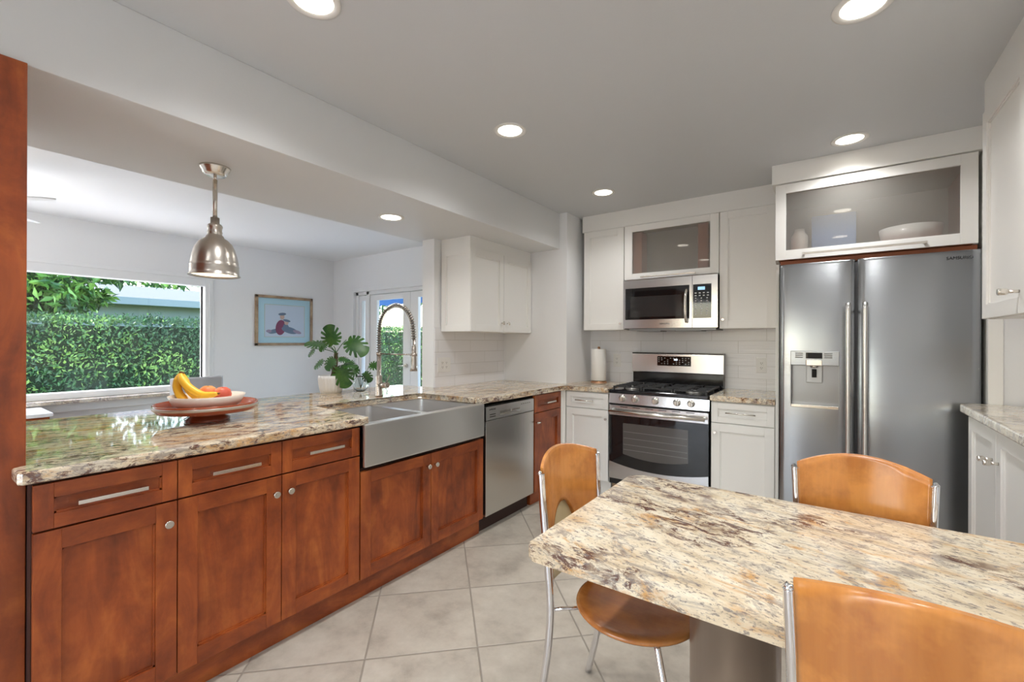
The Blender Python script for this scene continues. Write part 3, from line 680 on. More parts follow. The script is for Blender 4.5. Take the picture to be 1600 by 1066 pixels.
bm = bm_(); box(bm, RX0+.01, RX1-.01, RF+.05, RF+.08, 0, .155); obj('toe_panel', bm, plain('tan_toe_board', (.36, .24, .14), .5), t)
# backguard
bm = bm_(); prism(bm, [(RX0, 3.90), (RX1, 3.90), (RX1, 3.985), (RX0, 3.985)], 1.022, 1.190, .008); bg = obj('backguard', bm, ST, t)
bm = bm_(); box(bm, RX0+.004, RX1-.004, 3.915, 3.985, .90, 1.024); box(bm, RX0, RX1, 3.897, 3.985, 1.188, 1.196); obj('backguard_base', bm, BLK, t)
bm = bm_(); box(bm, -1.221, -.942, 3.896, 3.90, 1.085, 1.167); kp = obj('clock_panel', bm, BGL, bg)
bm = bm_(); box(bm, -1.08, -1.05, 3.8952, 3.896, 1.132, 1.146); obj('display', bm, LCD2, kp)
bm = bm_()
for r in range(4):
    for c in range(11):
        if (r*7+c*5) % 4 and not (c in (4, 5) and r in (1, 2)): x = -1.207+c*.0248; box(bm, x-.005, x+.005, 3.8954, 3.896, 1.103+r*.016-.0025, 1.103+r*.016+.0025)
obj('keys', bm, KEY, kp)
# grates and burners
for gx0, gx1 in ((-1.425, -1.19), (-1.182, -.957), (-.949, -.714)):
    bm = bm_(); z = .935
    for y in (3.42, 3.65, 3.88): box(bm, gx0, gx1, y-.006, y+.006, z-.010, z, 0, .002)
    for x in (gx0+.006, gx1-.006): box(bm, x-.006, x+.006, 3.42, 3.88, z-.010, z, 0, .002)
    cxm = (gx0+gx1)/2
    for y in (3.475, 3.535, 3.595, 3.705, 3.765, 3.825):
        box(bm, gx0, cxm-.03, y-.004, y+.004, z-.008, z+.003, 0, .002); box(bm, cxm+.03, gx1, y-.004, y+.004, z-.008, z+.003, 0, .002)
    box(bm, cxm-.004, cxm+.004, 3.42, 3.50, z-.008, z+.003); box(bm, cxm-.004, cxm+.004, 3.58, 3.72, z-.008, z+.003); box(bm, cxm-.004, cxm+.004, 3.80, 3.88, z-.008, z+.003)
    for x in (gx0+.006, gx1-.006):
        for y in (3.42, 3.65, 3.88): box(bm, x-.006, x+.006, y-.006, y+.006, .906, z-.005)
    obj('grate', bm, BLKM, ck)
for (x, y, r) in ((-1.307, 3.53, .045), (-1.307, 3.77, .036), (-1.07, 3.65, .05), (-.832, 3.53, .045), (-.832, 3.77, .036)):
    bm = bm_(); lathe(bm, [(r+.012, .907), (r+.010, .914), (r, .918), (r, .923), (r-.006, .926)], (x, y, 0), 24); obj('burner', bm, plain('burner_cap', (.05, .05, .05), .35), ck) if (x, y) != (-.832, 3.53) and (x, y) != (-1.307, 3.53) else obj('burner', bm, plain('burner_metal', (.45, .44, .42), .3, .9), ck)

# refrigerator
t = thing('refrigerator', 'stainless side-by-side refrigerator with ice and water dispenser', 'refrigerator', (.19, 3.6, 0))
bm = bm_(); box(bm, -.255, .640, 3.38, 3.97, .02, 1.775); box(bm, .115, .14, 3.34, 3.39, .05, 1.77); obj('cabinet_body', bm, plain('fridge_side', (.09, .09, .095), .4), t)
def fdoor(x0, x1, name, hole=None):
    bm = bm_(); z0, z1 = .05, 1.782; ny, nz = 10, 10
    # gently bowed front
    xs = [x0+(x1-x0)*k/14 for k in range(15)]
    if hole: xs = sorted(set(xs + [hole[0], hole[1]]))
    zs = [z0, z1] if not hole else [z0, hole[2], hole[3], z1]
    zs = [z0, z0+.008] + ([hole[2], hole[3]] if hole else []) + [z1-.02, z1-.006, z1]
    bow = lambda x: 3.300 - .012*(1-((2*(x-x0)/(x1-x0))-1)**4) 
    def yy(x, z):
        y = bow(x)
        if z > z1-.025: y += .006*((z-(z1-.02))/.02) if z > z1-.02 else 0
        return y
    G = [[bm.verts.new((x, yy(x, z), z)) for z in zs] for x in xs]
    for i in range(len(xs)-1):
        for j in range(len(zs)-1):
            if hole and xs[i] >= hole[0]-1e-6 and xs[i+1] <= hole[1]+1e-6 and zs[j] == hole[2]: continue
            f = bm.faces.new((G[i][j], G[i+1][j], G[i+1][j+1], G[i][j+1])); f.smooth = True
    bk = [[bm.verts.new((x, 3.37, z)) for z in (z0, z1)] for x in xs]
    for i in range(len(xs)-1):
        bm.faces.new((G[i][-1], G[i+1][-1], bk[i+1][1], bk[i][1])); bm.faces.new((G[i+1][0], G[i][0], bk[i][0], bk[i+1][0])); bm.faces.new((bk[i][0], bk[i][1], bk[i+1][1], bk[i+1][0]))
    bm.faces.new([*G[0]] [::1] + [bk[0][1], bk[0][0]]); bm.faces.new([*G[-1]][::-1] + [bk[-1][0], bk[-1][1]])
    if hole:
        a, b, c, d = hole; yb = 3.36
    return obj(name, bm, STF, t)
HL = (-.196, .047, .905, 1.150)
fd = fdoor(-.258, .122, 'freezer_door', HL); gd = fdoor(.134, .643, 'fridge_door')
for x, d in ((.088, fd), (.166, gd)):
    bm = bm_(); tube(bm, bez([(x, 3.235, 1.52), (x, 3.232, 1.2), (x, 3.232, .8), (x, 3.235, .45)]), .0135, 16)
    for z in (1.48, .49): tube(bm, [(x, 3.235, z), (x, 3.30, z)], .009, 10)
    obj('handle', bm, STZ, d)
bm = bm_(); a, b, c, d = HL
for (x0, x1, z0, z1, y0, y1) in ((a, b, c, d, 3.355, 3.362), (a-.004, a, c, d, 3.288, 3.36), (b, b+.004, c, d, 3.288, 3.36), (a, b, c-.004, c, 3.288, 3.36), (a, b, d, d+.004, 3.288, 3.36)): box(bm, x0, x1, y0, y1, z0, z1)
dp = obj('dispenser', bm, plain('dispenser_grey', (.33, .33, .335), .3, .7), fd)
bm = bm_(); box(bm, a-.002, b+.002, 3.283, 3.30, 1.150, 1.238, 0, .003); fp = obj('dispenser_fascia', bm, STF, dp)
bm = bm_(); box(bm, -.118, -.034, 3.281, 3.284, 1.192, 1.228); obj('display', bm, BGL, fp)
for x in (-.153, .0):
    bm = bm_()
    for k in range(3): box(bm, x-.02 if x < -.1 else x-.025, x+.02 if x < -.1 else x+.015, 3.2815, 3.284, 1.195+k*.012, 1.203+k*.012)
    obj('button_pad', bm, plain('button_grey', (.25, .25, .25), .4, .5), fp)
bm = bm_(); box(bm, -.118, -.034, 3.275, 3.33, 1.148, 1.186, 0, .004); tube(bm, [(-.076, 3.315, 1.15), (-.076, 3.315, 1.135)], [.024, .018], 14); obj('spout', bm, NICK, dp)
bm = bm_(); box(bm, -.118, -.034, 3.335, 3.356, 1.04, 1.15, 0, .004); obj('paddle', bm, plain('paddle_grey', (.42, .42, .42), .35, .6), dp)
bm = bm_(); tube(bm, [(-.076, 3.322, 1.125), (-.076, 3.322, 1.075)], .012, 12); obj('nozzle', bm, DARK, dp)
bm = bm_(); box(bm, a, b, 3.283, 3.355, .888, .908, 0, .003); obj('drip_tray', bm, NICK, dp)
text('lettering', 'SAMSUNG', .0225, plain('logo_grey', (.08, .08, .09), .3, .8), gd, (.560, 3.2868, 1.742), 'Y-')
bm = bm_(); box(bm, -.25, .64, 3.36, 3.42, .0, .05); obj('kick_grille', bm, DARK, t)
bm = bm_(); box(bm, -.262, .645, 3.39, 3.985, 1.787, 1.818); tag(obj('shelf_board', bm, CIN, None, (.19, 3.7, 1.787)), 'dark cherry underside board between the refrigerator and the frosted cabinet above it', 'board')

# =================================================================== RIGHT RUN
XR = .547
t = thing('wall_cabinet', 'white wall cabinet at the right edge of the view, nearest the camera', 'cabinet', (.7, 1.9, 1.395))
bm = bm_(); box(bm, XR+.022, .895, .9, 2.797, 1.395, 2.302); obj('carcass', bm, WHITE, t)
for (y0, y1, k) in ((2.27, 2.80, 2.303), (1.74, 2.27, None)):
    bm = bm_(); shaker(bm, 'X-', XR, y0, y1, 1.395, 2.30, .02, .06); o = obj('door', bm, WHITE, t)
    if k: tknob(o, 'X-', XR, k, 1.475, .045, .05, 'z') if False else barpull(o, 'X-', XR, k-.0, k+.001, 1.475) if False else knob(o, 'X-', XR, k+.02, 1.475, r=.012, L=.055)
XB = .560
t = thing('base_cabinet', 'white two-door base cabinet at the right edge, under the pale granite', 'cabinet', (.72, 2.7, 0))
bm = bm_(); box(bm, XB+.022, .895, 2.00, 3.10, .11, .932); obj('carcass', bm, WHITE, t)
bm = bm_(); box(bm, XB+.06, .895, 2.00, 3.09, 0, .11); obj('toe_panel', bm, WHITE, t)
for (y0, y1, k) in ((2.655, 3.10, 2.70), (2.205, 2.653, 2.615)):
    bm = bm_(); shaker(bm, 'X-', XB, y0, y1, .112, .93, .02, .06); o = obj('door', bm, WHITE, t); knob(o, 'X-', XB, k, .80, r=.0115, L=.045)
worktop([(.535, 1.98), (.89, 1.98), (.89, 3.262), (.60, 3.262), (.548, 3.20)], .935, .978, GG, 'pale granite worktop on the right-hand base cabinet in front of the refrigerator', cutb=.008)

# =================================================================== TABLE
t = thing('breakfast_table', 'granite-topped breakfast table on a metal column', 'table', (0, 1.38, 0))
bm = bm_(); prism(bm, rpoly(-.655, .52, .985, 1.775, (.02, .02, .02, .05), 6), .712, .752, .008); obj('tabletop', bm, GT, t)
bm = bm_(); lathe(bm, [(.19, 0), (.19, .012), (.112, .02), (.109, .03), (.109, .69), (.13, .695), (.13, .712)], (-.205, 1.31, 0), 48); lg = obj('pedestal', bm, plain('champagne_metal', (.48, .40, .33), .38, .85), t)
bm = bm_(); lathe(bm, [(.10, 0), (.10, .012), (.05, .02), (.05, .712)], (.40, 1.38, 0), 32); obj('pedestal', bm, plain('champagne_metal_b', (.48, .40, .33), .38, .85), t)

# =================================================================== CHAIRS
def make_chair():
    t = thing('bistro_chair', 'x', 'chair', (0, 0, 0), None)
    # seat: dished round plywood
    bm = bm_(); R = .19
    lathe(bm, [(.0, .4385), (.10, .4385), (.165, .4405), (R-.004, .446), (R, .452), (R-.003, .459), (R-.012, .461), (.15, .456), (.09, .4485), (0, .4465)], (0, 0, 0), 48, capends=False)
    bmesh.ops.remove_doubles(bm, verts=bm.verts[:], dist=1e-5)
    obj('seat', bm, CWS, t)
    bm = bm_(); lathe(bm, [(.118, .426), (.134, .426), (.134, .438), (.118, .438), (.118, .426)], (0, 0, 0), 32, capends=False); obj('seat_ring', bm, CHROME, t)
    for s in (-1, 1):
        bm = bm_(); tube(bm, bez([(-.285, s*.185, 0), (-.235, s*.175, .2), (-.215, s*.168, .40), (-.222, s*.17, .55), (-.238, s*.173, .72), (-.246, s*.178, .848), (-.2465, s*.178, .860)], 7), .0105, 12, flat=1.25)
        tube(bm, [(-.215, s*.168, .43), (-.125, s*.075, .432)], .006, 10)
        obj('leg', bm, CHROME, t)
        bm = bm_(); tube(bm, bez([(.205, s*.175, 0), (.165, s*.145, .25), (.10, s*.085, .43)], 7), .0105, 12); obj('leg', bm, CHROME, t)
    # curved back with arched cut-out
    bm = bm_(); nu = 36; nv = 14; th = .011; F = []; Bk = []
    for side in (0, 1):
        rows = []
        for i in range(nu+1):
            u = -1 + 2*i/nu; row = []
            a0 = .46
            yb = u*.165
            ztop = .880 + .038*(1-u*u)
            cut = .26*math.sqrt(max(0, 1-(u/.58)**2)) if abs(u) < .58 else 0
            zb = a0 + cut
            for j in range(nv+1):
                z = zb + (ztop-zb)*j/nv
                w = .156 + .016*min(1, max(0, (z-.46)/.42))
                y = u*w; x = -.226 - .022*max(0, (z-.5)/.4) - .05*(1-u*u) - side*th
                row.append(bm.verts.new((x+.004, y, z)))
            rows.append(row)
        (F if side == 0 else Bk).extend(rows)
    for i in range(nu):
        for j in range(nv):
            f = bm.faces.new((F[i][j], F[i][j+1], F[i+1][j+1], F[i+1][j])); f.smooth = True
            f = bm.faces.new((Bk[i][j], Bk[i+1][j], Bk[i+1][j+1], Bk[i][j+1])); f.smooth = True
        bm.faces.new((F[i][0], F[i+1][0], Bk[i+1][0], Bk[i][0])); bm.faces.new((F[i+1][-1], F[i][-1], Bk[i][-1], Bk[i+1][-1]))
    for i in (0, nu):
        for j in range(nv): bm.faces.new((F[i][j], F[i][j+1], Bk[i][j+1], Bk[i][j]))
    bmesh.ops.recalc_face_normals(bm, faces=bm.faces[:])
    obj('backrest', bm, CW, t)
    bm = bm_(); prev = None
    for i in range(25):
        u = -.57 + 1.14*i/24; y = u*.158; x = -.226 - .05*(1-u*u) - .008
        zt = .47 + .26*math.sqrt(max(0, 1-(u/.58)**2))
        cur = [bm.verts.new((x - .022*max(0, (z-.5)/.4) + dx, y, z)) for z, dx in ((.462, 0), (zt, 0), (zt, -.004), (.462, -.004))]
        if prev:
            for q in range(4): bm.faces.new((prev[q], cur[q], cur[(q+1) % 4], prev[(q+1) % 4]))
        prev = cur
    obj('inlay', bm, plain('pale_maple_inlay', (.62, .52, .30), .35), t)
    return t
ch = make_chair()
ch.location = (-.498, 1.385, 0); ch.rotation_euler = (0, 0, math.radians(-5)); ch['label'] = 'orange plywood chair at the left end of the granite table, its round seat in view'
ch['group'] = 'bistro chairs around the breakfast table'
c2 = copy_tree(ch); c2.location = (.082, 1.580, 0); c2.rotation_euler = (0, 0, -PI/2); c2['label'] = 'orange plywood chair on the far side of the table, in front of the refrigerator'
c3 = copy_tree(ch); c3.location = (.122, 1.165, 0); c3.rotation_euler = (0, 0, PI/2); c3['label'] = 'orange plywood chair nearest the camera at the bottom right corner, seen from behind'

# =================================================================== SMALL THINGS ON THE WORKTOPS
# tray and bowl of fruit
tc = Vector((-2.401, .882, .914))
LAC = plain('red_lacquer_wood', (.30, .060, .02), .16); SIL = plain('silver_band', (.50, .45, .40), .3, .7)
t = thing('footed_tray', 'round red-brown lacquered tray on a foot, on the peninsula worktop', 'tray', tc)
bm = bm_(); lathe(bm, [(.090, 0), (.092, .012), (.072, .022), (.072, .036), (.150, .040), (.195, .046), (.207, .062), (.209, .082), (.204, .084), (.196, .064), (.185, .056), (0, .054)], tc, 56, capends=False); obj('plate', bm, LAC, t)
bm = bm_(); lathe(bm, [(.2065, .062), (.2095, .063), (.2105, .074), (.208, .076)], tc, 56, capends=False); obj('rim_band', bm, SIL, t)
tz = .0545
bm = bm_(); bc = tc + Vector((.0, .0, tz))
lathe(bm, [(0, 0), (.095, 0), (.135, .022), (.155, .064), (.150, .064), (.130, .026), (.09, .008), (0, .007)], bc, 48, capends=False); 
tag(obj('fruit_bowl', bm, plain('cream_ceramic', (.74, .66, .58), .25), None, bc), 'cream ceramic bowl holding bananas and peaches, on the lacquered tray', 'bowl')
Rh = Vector((math.cos(_y), math.sin(_y), 0)); Fh = Vector((-math.sin(_y), math.cos(_y), 0))
def pp(dx, z, f=0): return tc + Rh*dx*.84 + Fh*f*.8 + Vector((0, 0, z-.914))
YEL = plain('banana_yellow', (.86, .50, .035), .4); TIP = plain('banana_stem', (.16, .08, .02), .6)
stem = (-.152, 1.150)
spec = [([(-.152, 1.142, .0), (-.166, 1.10, .0), (-.170, 1.05, -.005), (-.145, 1.008, -.012), (-.10, .985, -.015)], 'leftmost of the three bananas in the bowl, hanging down from the stem'),
        ([(-.148, 1.140, .01), (-.142, 1.09, .015), (-.12, 1.04, .015), (-.07, 1.0, .01), (-.02, .985, .01)], 'middle banana in the bowl, mostly hidden between the other two'),
        ([(-.144, 1.142, -.01), (-.132, 1.10, -.02), (-.08, 1.045, -.028), (-.0, 1.012, -.03), (.088, 1.022, -.03)], 'longest banana, reaching right across the fruit bowl')]
for pts, lab in spec:
    P = bez([pp(a, z+.02*min(1, max(0, (1.14-z)/.1)), f) for a, z, f in pts], 8); n = len(P); bm = bm_()
    rs = []
    for k in range(n):
        u = k/(n-1); r = .0185
        if u < .28: r = .0055 + .013*max(0, (u-.06)/.22)**.8
        if u > .78: r = .0185*(1-((u-.78)/.23)**2.2)
        rs.append(max(r, .003))
    tube(bm, P[1:-1], rs[1:-1], 7, sm=True)
    o = obj('banana', bm, YEL, None, P[0]); tag(o, lab, 'fruit', 'bunch of bananas in the bowl')
    bm = bm_(); tube(bm, P[0:3], [.006, .0065, .0065], 8); tube(bm, [P[-2], P[-1]], [.005, .003], 8); obj('stem', bm, TIP, o)
def blush(name, a, b):
    m, n, l, bb = newmat(name); mp = geo(n, l); no = N(n, 'ShaderNodeTexNoise', Scale=14, Detail=3); l.new(mp.outputs[0], no.inputs['Vector'])
    r = ramp(n, [(.4, a), (.58, b)]); l.new(no.outputs[0], r.inputs[0]); l.new(r.outputs[0], bb.inputs['Base Color']); bb.inputs['Roughness'].default_value = .4; return m
for (dx, z, f, lab, m) in ((-.035, 1.028, .055, 'yellow-orange peach behind the bananas, left of the redder one', blush('peach_a', (.85, .45, .12), (.75, .20, .07))), (.062, 1.024, .035, 'redder peach at the right of the fruit bowl', blush('peach_b', (.78, .22, .10), (.60, .10, .06)))):
    bm = bm_(); lathe(bm, [(.001, -.033), (.018, -.036), (.034, -.018), (.039, .004), (.032, .026), (.017, .037), (.006, .035), (.001, .031)], pp(dx, z+.004, f), 28, capends=False); o = obj('peach', bm, m, None, pp(dx, z-.033, f)); tag(o, lab, 'fruit')
    bm = bm_(); q = pp(dx, z+.03, f); tube(bm, [q, q+Vector((.002, 0, .012))], .0015, 6); obj('stem', bm, TIP, o)

# paper towel
t = thing('paper_towel_holder', 'white paper towel roll on a copper-toned stand in the corner left of the range', 'paper towel', (-1.745, 3.84, .914))
bm = bm_(); lathe(bm, [(.075, .914), (.075, .922), (.06, .928), (.012, .93), (.012, 1.24), (.004, 1.245)], (-1.745, 3.84, 0), 32); obj('stand', bm, plain('copper', (.70, .38, .22), .25, 1), t)
bm = bm_(); lathe(bm, [(.016, .931), (.066, .931), (.068, .935), (.068, 1.218), (.066, 1.222), (.016, 1.222)], (-1.745, 3.84, 0), 40, capends=False); obj('paper_roll', bm, plain('paper', (.86, .84, .80), .8), t)

# outlets
def outlet(label, face, p, a, z, gang=1):
    t = thing('wall_outlet', label, 'outlet', P3(face, p, a, z-.06, 0)); w = .037*gang
    bm = bm_(); slab(bm, face, p, a-w, a+w, z-.06, z+.06, 0, .005, 0, .003); obj('cover_plate', bm, PLA, t)
    bm = bm_(); bs = bm_()
    for g in range(gang):
        c = a + (g-(gang-1)/2)*.046
        slab(bm, face, p, c-.016, c+.016, z-.036, z+.036, .005, .007, 0, .001)
        for s in (-1, 1):
            for q in (-.006, .006): slab(bs, face, p, c+q-.0012, c+q+.0012, z+s*.018-.004, z+s*.018+.004, .007, .0074)
            slab(bs, face, p, c-.002, c+.002, z+s*.018-.012, z+s*.018-.008, .007, .0074)
    r = obj('receptacle', bm, PLA, t); obj('slots', bs, DARK, r)
outlet('double white outlet plate on the tiled partition under the wall cabinet', 'X+', -2.592, 2.668, 1.096, 2)
outlet('white outlet on the backsplash between range and refrigerator', 'Y-', 3.992, -.434, 1.109)
outlet('white outlet on the backsplash beside the paper towel roll', 'Y-', 3.992, -1.628, 1.116)

# plants
LEAF = leafmat('monstera_green', (.010, .06, .014), (.06, .17, .025), 9, .25)
def monstera(bm, c, d, nrm, size, notches=5, curl=.35):
    """split heart leaf; c = stalk joint, d = tip direction, nrm = upper side"""
    d = Vector(d).normalized(); nrm = Vector(nrm); nrm = (nrm - d*nrm.dot(d)).normalized(); s = d.cross(nrm)
    cv = bm.verts.new(Vector(c) + d*size*.02); ring = []; K = 72
    mids = []
    for k in range(K+1):
        th = -PI + 2*PI*k/K
        r = .52*(1+.25*math.cos(th)) * (1 if abs(th) < 2.5 else 1-.35*(abs(th)-2.5)/.64)
        r *= 1+.12*max(0, math.cos(th*.5))**8
        q = abs(th)
        if .25 < q < 2.3 and notches:
            ph = (q-.25)/(2.05)*notches; fr = ph-math.floor(ph)
            if fr > .72: r *= .58
        x = .34 + r*math.cos(th)*1.0; y = r*math.sin(th)*.88
        z = -curl*(x*x*.5 + y*y*.7)
        ring.append(bm.verts.new(Vector(c) + (d*x + s*y + nrm*z)*size))
    mid = [bm.verts.new(Vector(c)+(d*(.34+v)+nrm*(-curl*((.34+v)**2)*.5+.01))*size) for v in (0,)]
    for a, b in zip(ring, ring[1:]):
        f = bm.faces.new((mid[0], a, b)); f.smooth = True
def stalk(bm, a, b, r=.004, sag=.03):
    a, b = Vector(a), Vector(b); m = (a+b)/2 + Vector((0, 0, sag)); tube(bm, bez([a, m, b], 6), r, 7)
pc = Vector((-2.918, 1.852, .914))
t = thing('ribbed_planter', 'white ribbed ceramic pot on the back of the peninsula worktop', 'plant pot', pc)
bm = bm_(); n = 96; rings = []
for (r, z) in ((.070, 0), (.078, .05), (.084, .10), (.086, .128), (.080, .128), (.076, .10)):
    rings.append([bm.verts.new(pc+Vector(((r*(1+(.05 if z < .127 and r > .0761 else 0)*math.cos(24*2*PI*k/n)))*math.cos(2*PI*k/n), (r*(1+(.05 if z < .127 and r > .0761 else 0)*math.cos(24*2*PI*k/n)))*math.sin(2*PI*k/n), z))) for k in range(n)])
for A, B in zip(rings, rings[1:]):
    for k in range(n):
        f = bm.faces.new((A[k], A[(k+1) % n], B[(k+1) % n], B[k])); f.smooth = True
bm.faces.new(rings[0][::-1]); obj('pot', bm, plain('white_ceramic', (.80, .79, .77), .35), t)
bm = bm_(); lathe(bm, [(0, .1), (.079, .1)], pc, 24, capends=False); obj('soil', bm, plain('soil', (.05, .035, .025), .9), t)
pl = thing('monstera', 'split-leaf green houseplant growing from the white ribbed pot', 'plant', pc+Vector((0, 0, .1)))
# view-right vector used to spread leaves naturally about the stem
top = pc + Rh*.036 + Vector((0, 0, .29))
bm = bm_(); tube(bm, bez([pc+Vector((0, 0, .09)), pc+Rh*.02+Vector((0, 0, .15)), pc+Rh*.03+Vector((0, 0, .22)), top], 6), [.015]*7+[.018]*7+[.014]*5, 10); obj('stem', bm, plain('brown_stem', (.10, .055, .03), .8), pl)
toC = -Fh
# (joint px, joint py, direction right, direction up, size, forward, tilt)
leaves = [(519, 545, -.25, 1, .150, .0, .5), (540, 535, .95, -.55, .165, .02, .45), (503, 543, -1, .22, .130, -.02, 1.6), (507, 540, -.5, -.6, .07, .0, .7), (487, 549, -.7, -.7, .07, -.03, 1.4),
          (524, 562, -.55, -.8, .10, .05, .5), (530, 563, .9, -.1, .075, .05, 1.4), (505, 566, -.8, -.6, .085, .02, 1.3), (533, 574, .35, -1, .155, .06, .35), (536, 573, 1, .02, .10, .04, 1.7)]
for (jx, jy, rx, uz, sz, fwd, tilt) in leaves:
    j = pc + Rh*((jx-515)*.00468) + Vector((0, 0, (617-jy)*.00468)) - Fh*fwd
    dirv = Rh*rx + Vector((0, 0, uz)) + toC*.15
    bm = bm_(); monstera(bm, j, dirv, toC*.9 + Vector((0, 0, tilt)), sz); stalk(bm, top if jy < 565 else pc+Rh*.02+Vector((0, 0, .15)), j, .0028, .008)
    obj('leaf', bm, LEAF, pl)
# glass vase cutting
vc = Vector((-2.86, 2.06, .914))
t = thing('glass_vase', 'round clear glass vase of water beside the ribbed pot, left of the faucet', 'vase', vc)
CG, cn, cl, cb = newmat('clear_glass'); cb.inputs['Transmission Weight'].default_value = 1; cb.inputs['Roughness'].default_value = 0; cb.inputs['Base Color'].default_value = (.95, 1, .98, 1); cb.inputs['IOR'].default_value = 1.45
bm = bm_(); lathe(bm, [(0, .001), (.03, .001), (.052, .022), (.060, .052), (.050, .085), (.034, .102), (.034, .112), (.031, .112), (.031, .102), (.047, .083), (.057, .052), (.049, .024), (.028, .005), (0, .005)], vc, 36, capends=False); obj('glass_body', bm, CG, t)
cu = thing('plant_cutting', 'green leafy cutting standing in the round glass vase', 'plant', vc+Vector((0, 0, .02)))
for (dx, z, dd, sz) in ((-.01, .17, (-.6, 0, -.3), .10), (.06, .19, (.9, 0, .1), .085), (.02, .14, (.6, 0, -.7), .085), (-.05, .20, (-.8, 0, .2), .07)):
    bm = bm_(); j = vc + Rh*dx + Vector((0, 0, z)); monstera(bm, j, Rh*dd[0]+Vector((0, 0, dd[2])), toC+Vector((0, 0, .6)), sz, 4); stalk(bm, vc+Vector((0, 0, .02)), j, .002, .0); obj('leaf', bm, LEAF, cu)

# =================================================================== LAMPS
TRIM = plain('lamp_trim', (.80, .79, .76), .4)
def downlight(x, y, z, label, group='recessed ceiling lights', w=DOWN_W):
    t = thing('recessed_light', label, 'ceiling light', (x, y, z), group)
    bm = bm_(); lathe(bm, [(.088, z), (.088, z-.004), (.082, z-.006), (.066, z-.004), (.064, z+.0)], (x, y, 0), 36, capends=False); obj('trim_ring', bm, TRIM, t)
    bm = bm_(); lathe(bm, [(0, z-.002), (.064, z-.002)], (x, y, 0), 36, capends=False); 
    for f in bm.faces: f.normal_flip()
    obj('diffuser', bm, BULB, t)
    l = bpy.data.lights.new('downlight_lamp', 'SPOT'); l.energy = w; l.spot_size = math.radians(150); l.spot_blend = 1.0; l.shadow_soft_size = .06; l.color = (1, 1, .995)
    o = bpy.data.objects.new('downlight_lamp', l); COL.objects.link(o); o.location = (x, y, z-.012)
    return t
downlight(-1.42, .83, H, 'recessed light at the top left edge of the view, nearest the beam')
downlight(-1.42, 1.965, H, 'recessed light in mid ceiling above the sink end of the worktop')
downlight(-1.42, 3.195, H, 'small-looking recessed light farthest away, near the microwave cabinets', w=30)
downlight(.09, 3.15, H, 'recessed light in front of the refrigerator cabinet')
downlight(.09, 1.925, H, 'recessed light at the top right edge of the view')
downlight(-1.42, -.35, H, 'added unseen recessed light behind the camera on the beam side')  # this and the next two are out of view, added to light the kitchen
downlight(.09, .75, H, 'added unseen recessed light above the near side of the breakfast table')
downlight(.09, -.45, H, 'added unseen recessed light behind the camera on the right side')
downlight(-2.393, 1.955, 2.12, 'recessed light in the underside of the beam, right of the pendant', w=20)
# pendant
px, py = -2.402, .91
t = thing('pendant_lamp', 'brushed nickel bell pendant lamp hanging from the beam over the peninsula', 'lamp', (px, py, 2.12))
BN = steel('pendant_nickel', (.62, .58, .53), .30, 2, .0)
bm = bm_(); lathe(bm, [(.02, 2.078), (.042, 2.080), (.050, 2.088), (.053, 2.098), (.063, 2.112), (.065, 2.12)], (px, py, 0), 40); obj('canopy', bm, NICK, t)
bm = bm_(); tube(bm, [(px, py, 2.08), (px, py, 2.06)], .007, 12); tube(bm, [(px, py, 2.06), (px, py, 1.86)], .010, 16); obj('rod', bm, NICK, t)
bm = bm_()
lathe(bm, [(.0, 1.878), (.019, 1.878), (.019, 1.850), (.027, 1.846), (.032, 1.838), (.032, 1.830), (.029, 1.826), (.029, 1.812), (.032, 1.808), (.030, 1.802), (.030, 1.796), (.036, 1.790), (.040, 1.780), (.054, 1.772), (.071, 1.754), (.084, 1.728), (.093, 1.696), (.098, 1.662), (.099, 1.650), (.1015, 1.647), (.100, 1.642), (.101, 1.618), (.102, 1.607), (.107, 1.601), (.1065, 1.598),
           (.099, 1.602), (.096, 1.65), (.090, 1.696), (.080, 1.726), (.067, 1.750), (.05, 1.766), (0, 1.772)], (px, py, 0), 56, capends=False); obj('shade', bm, BN, t)
bm = bm_(); lathe(bm, [(0, 1.607), (.096, 1.607)], (px, py, 0), 40, capends=False)
for f in bm.faces: f.normal_flip()
obj('diffuser', bm, emit('pendant_diffuser', (1, .92, .72), 1.6), t)
l = bpy.data.lights.new('pendant_lamp_light', 'SPOT'); l.energy = 10; l.spot_size = math.radians(150); l.spot_blend = .7; l.shadow_soft_size = .08; l.color = (1, .9, .75)
o = bpy.data.objects.new('pendant_lamp_light', l); COL.objects.link(o); o.location = (px, py, 1.59)
# dining room ceiling fan
fc = Vector((-4.70, .22, 0))
t = thing('ceiling_fan', 'white ceiling fan in the dining area, only blade tips showing beside the end panel', 'fan', (fc.x, fc.y, H))
bm = bm_(); lathe(bm, [(.07, H), (.07, H-.03), (.02, H-.04), (.02, H-.10), (.10, H-.11), (.11, H-.2), (.06, H-.25), (0, H-.26)], fc, 32); obj('motor', bm, VINYL, t)
bm = bm_(); lathe(bm, [(0, 2.06), (.05, 2.068), (.085, 2.10), (.09, 2.14), (.07, 2.175)], fc, 28, capends=False); obj('added_globe', bm, emit('added_globe_glow', (1, .97, .92), 3.0), t)  # unseen glowing bowl and its lamp, added to brighten the dining ceiling
l = bpy.data.lights.new('added_fan_light', 'POINT'); l.energy = 13; l.shadow_soft_size = .2; l.color = (1, .97, .94)
o = bpy.data.objects.new('added_fan_light', l); COL.objects.link(o); o.location = (fc.x+.02, fc.y, 2.03)
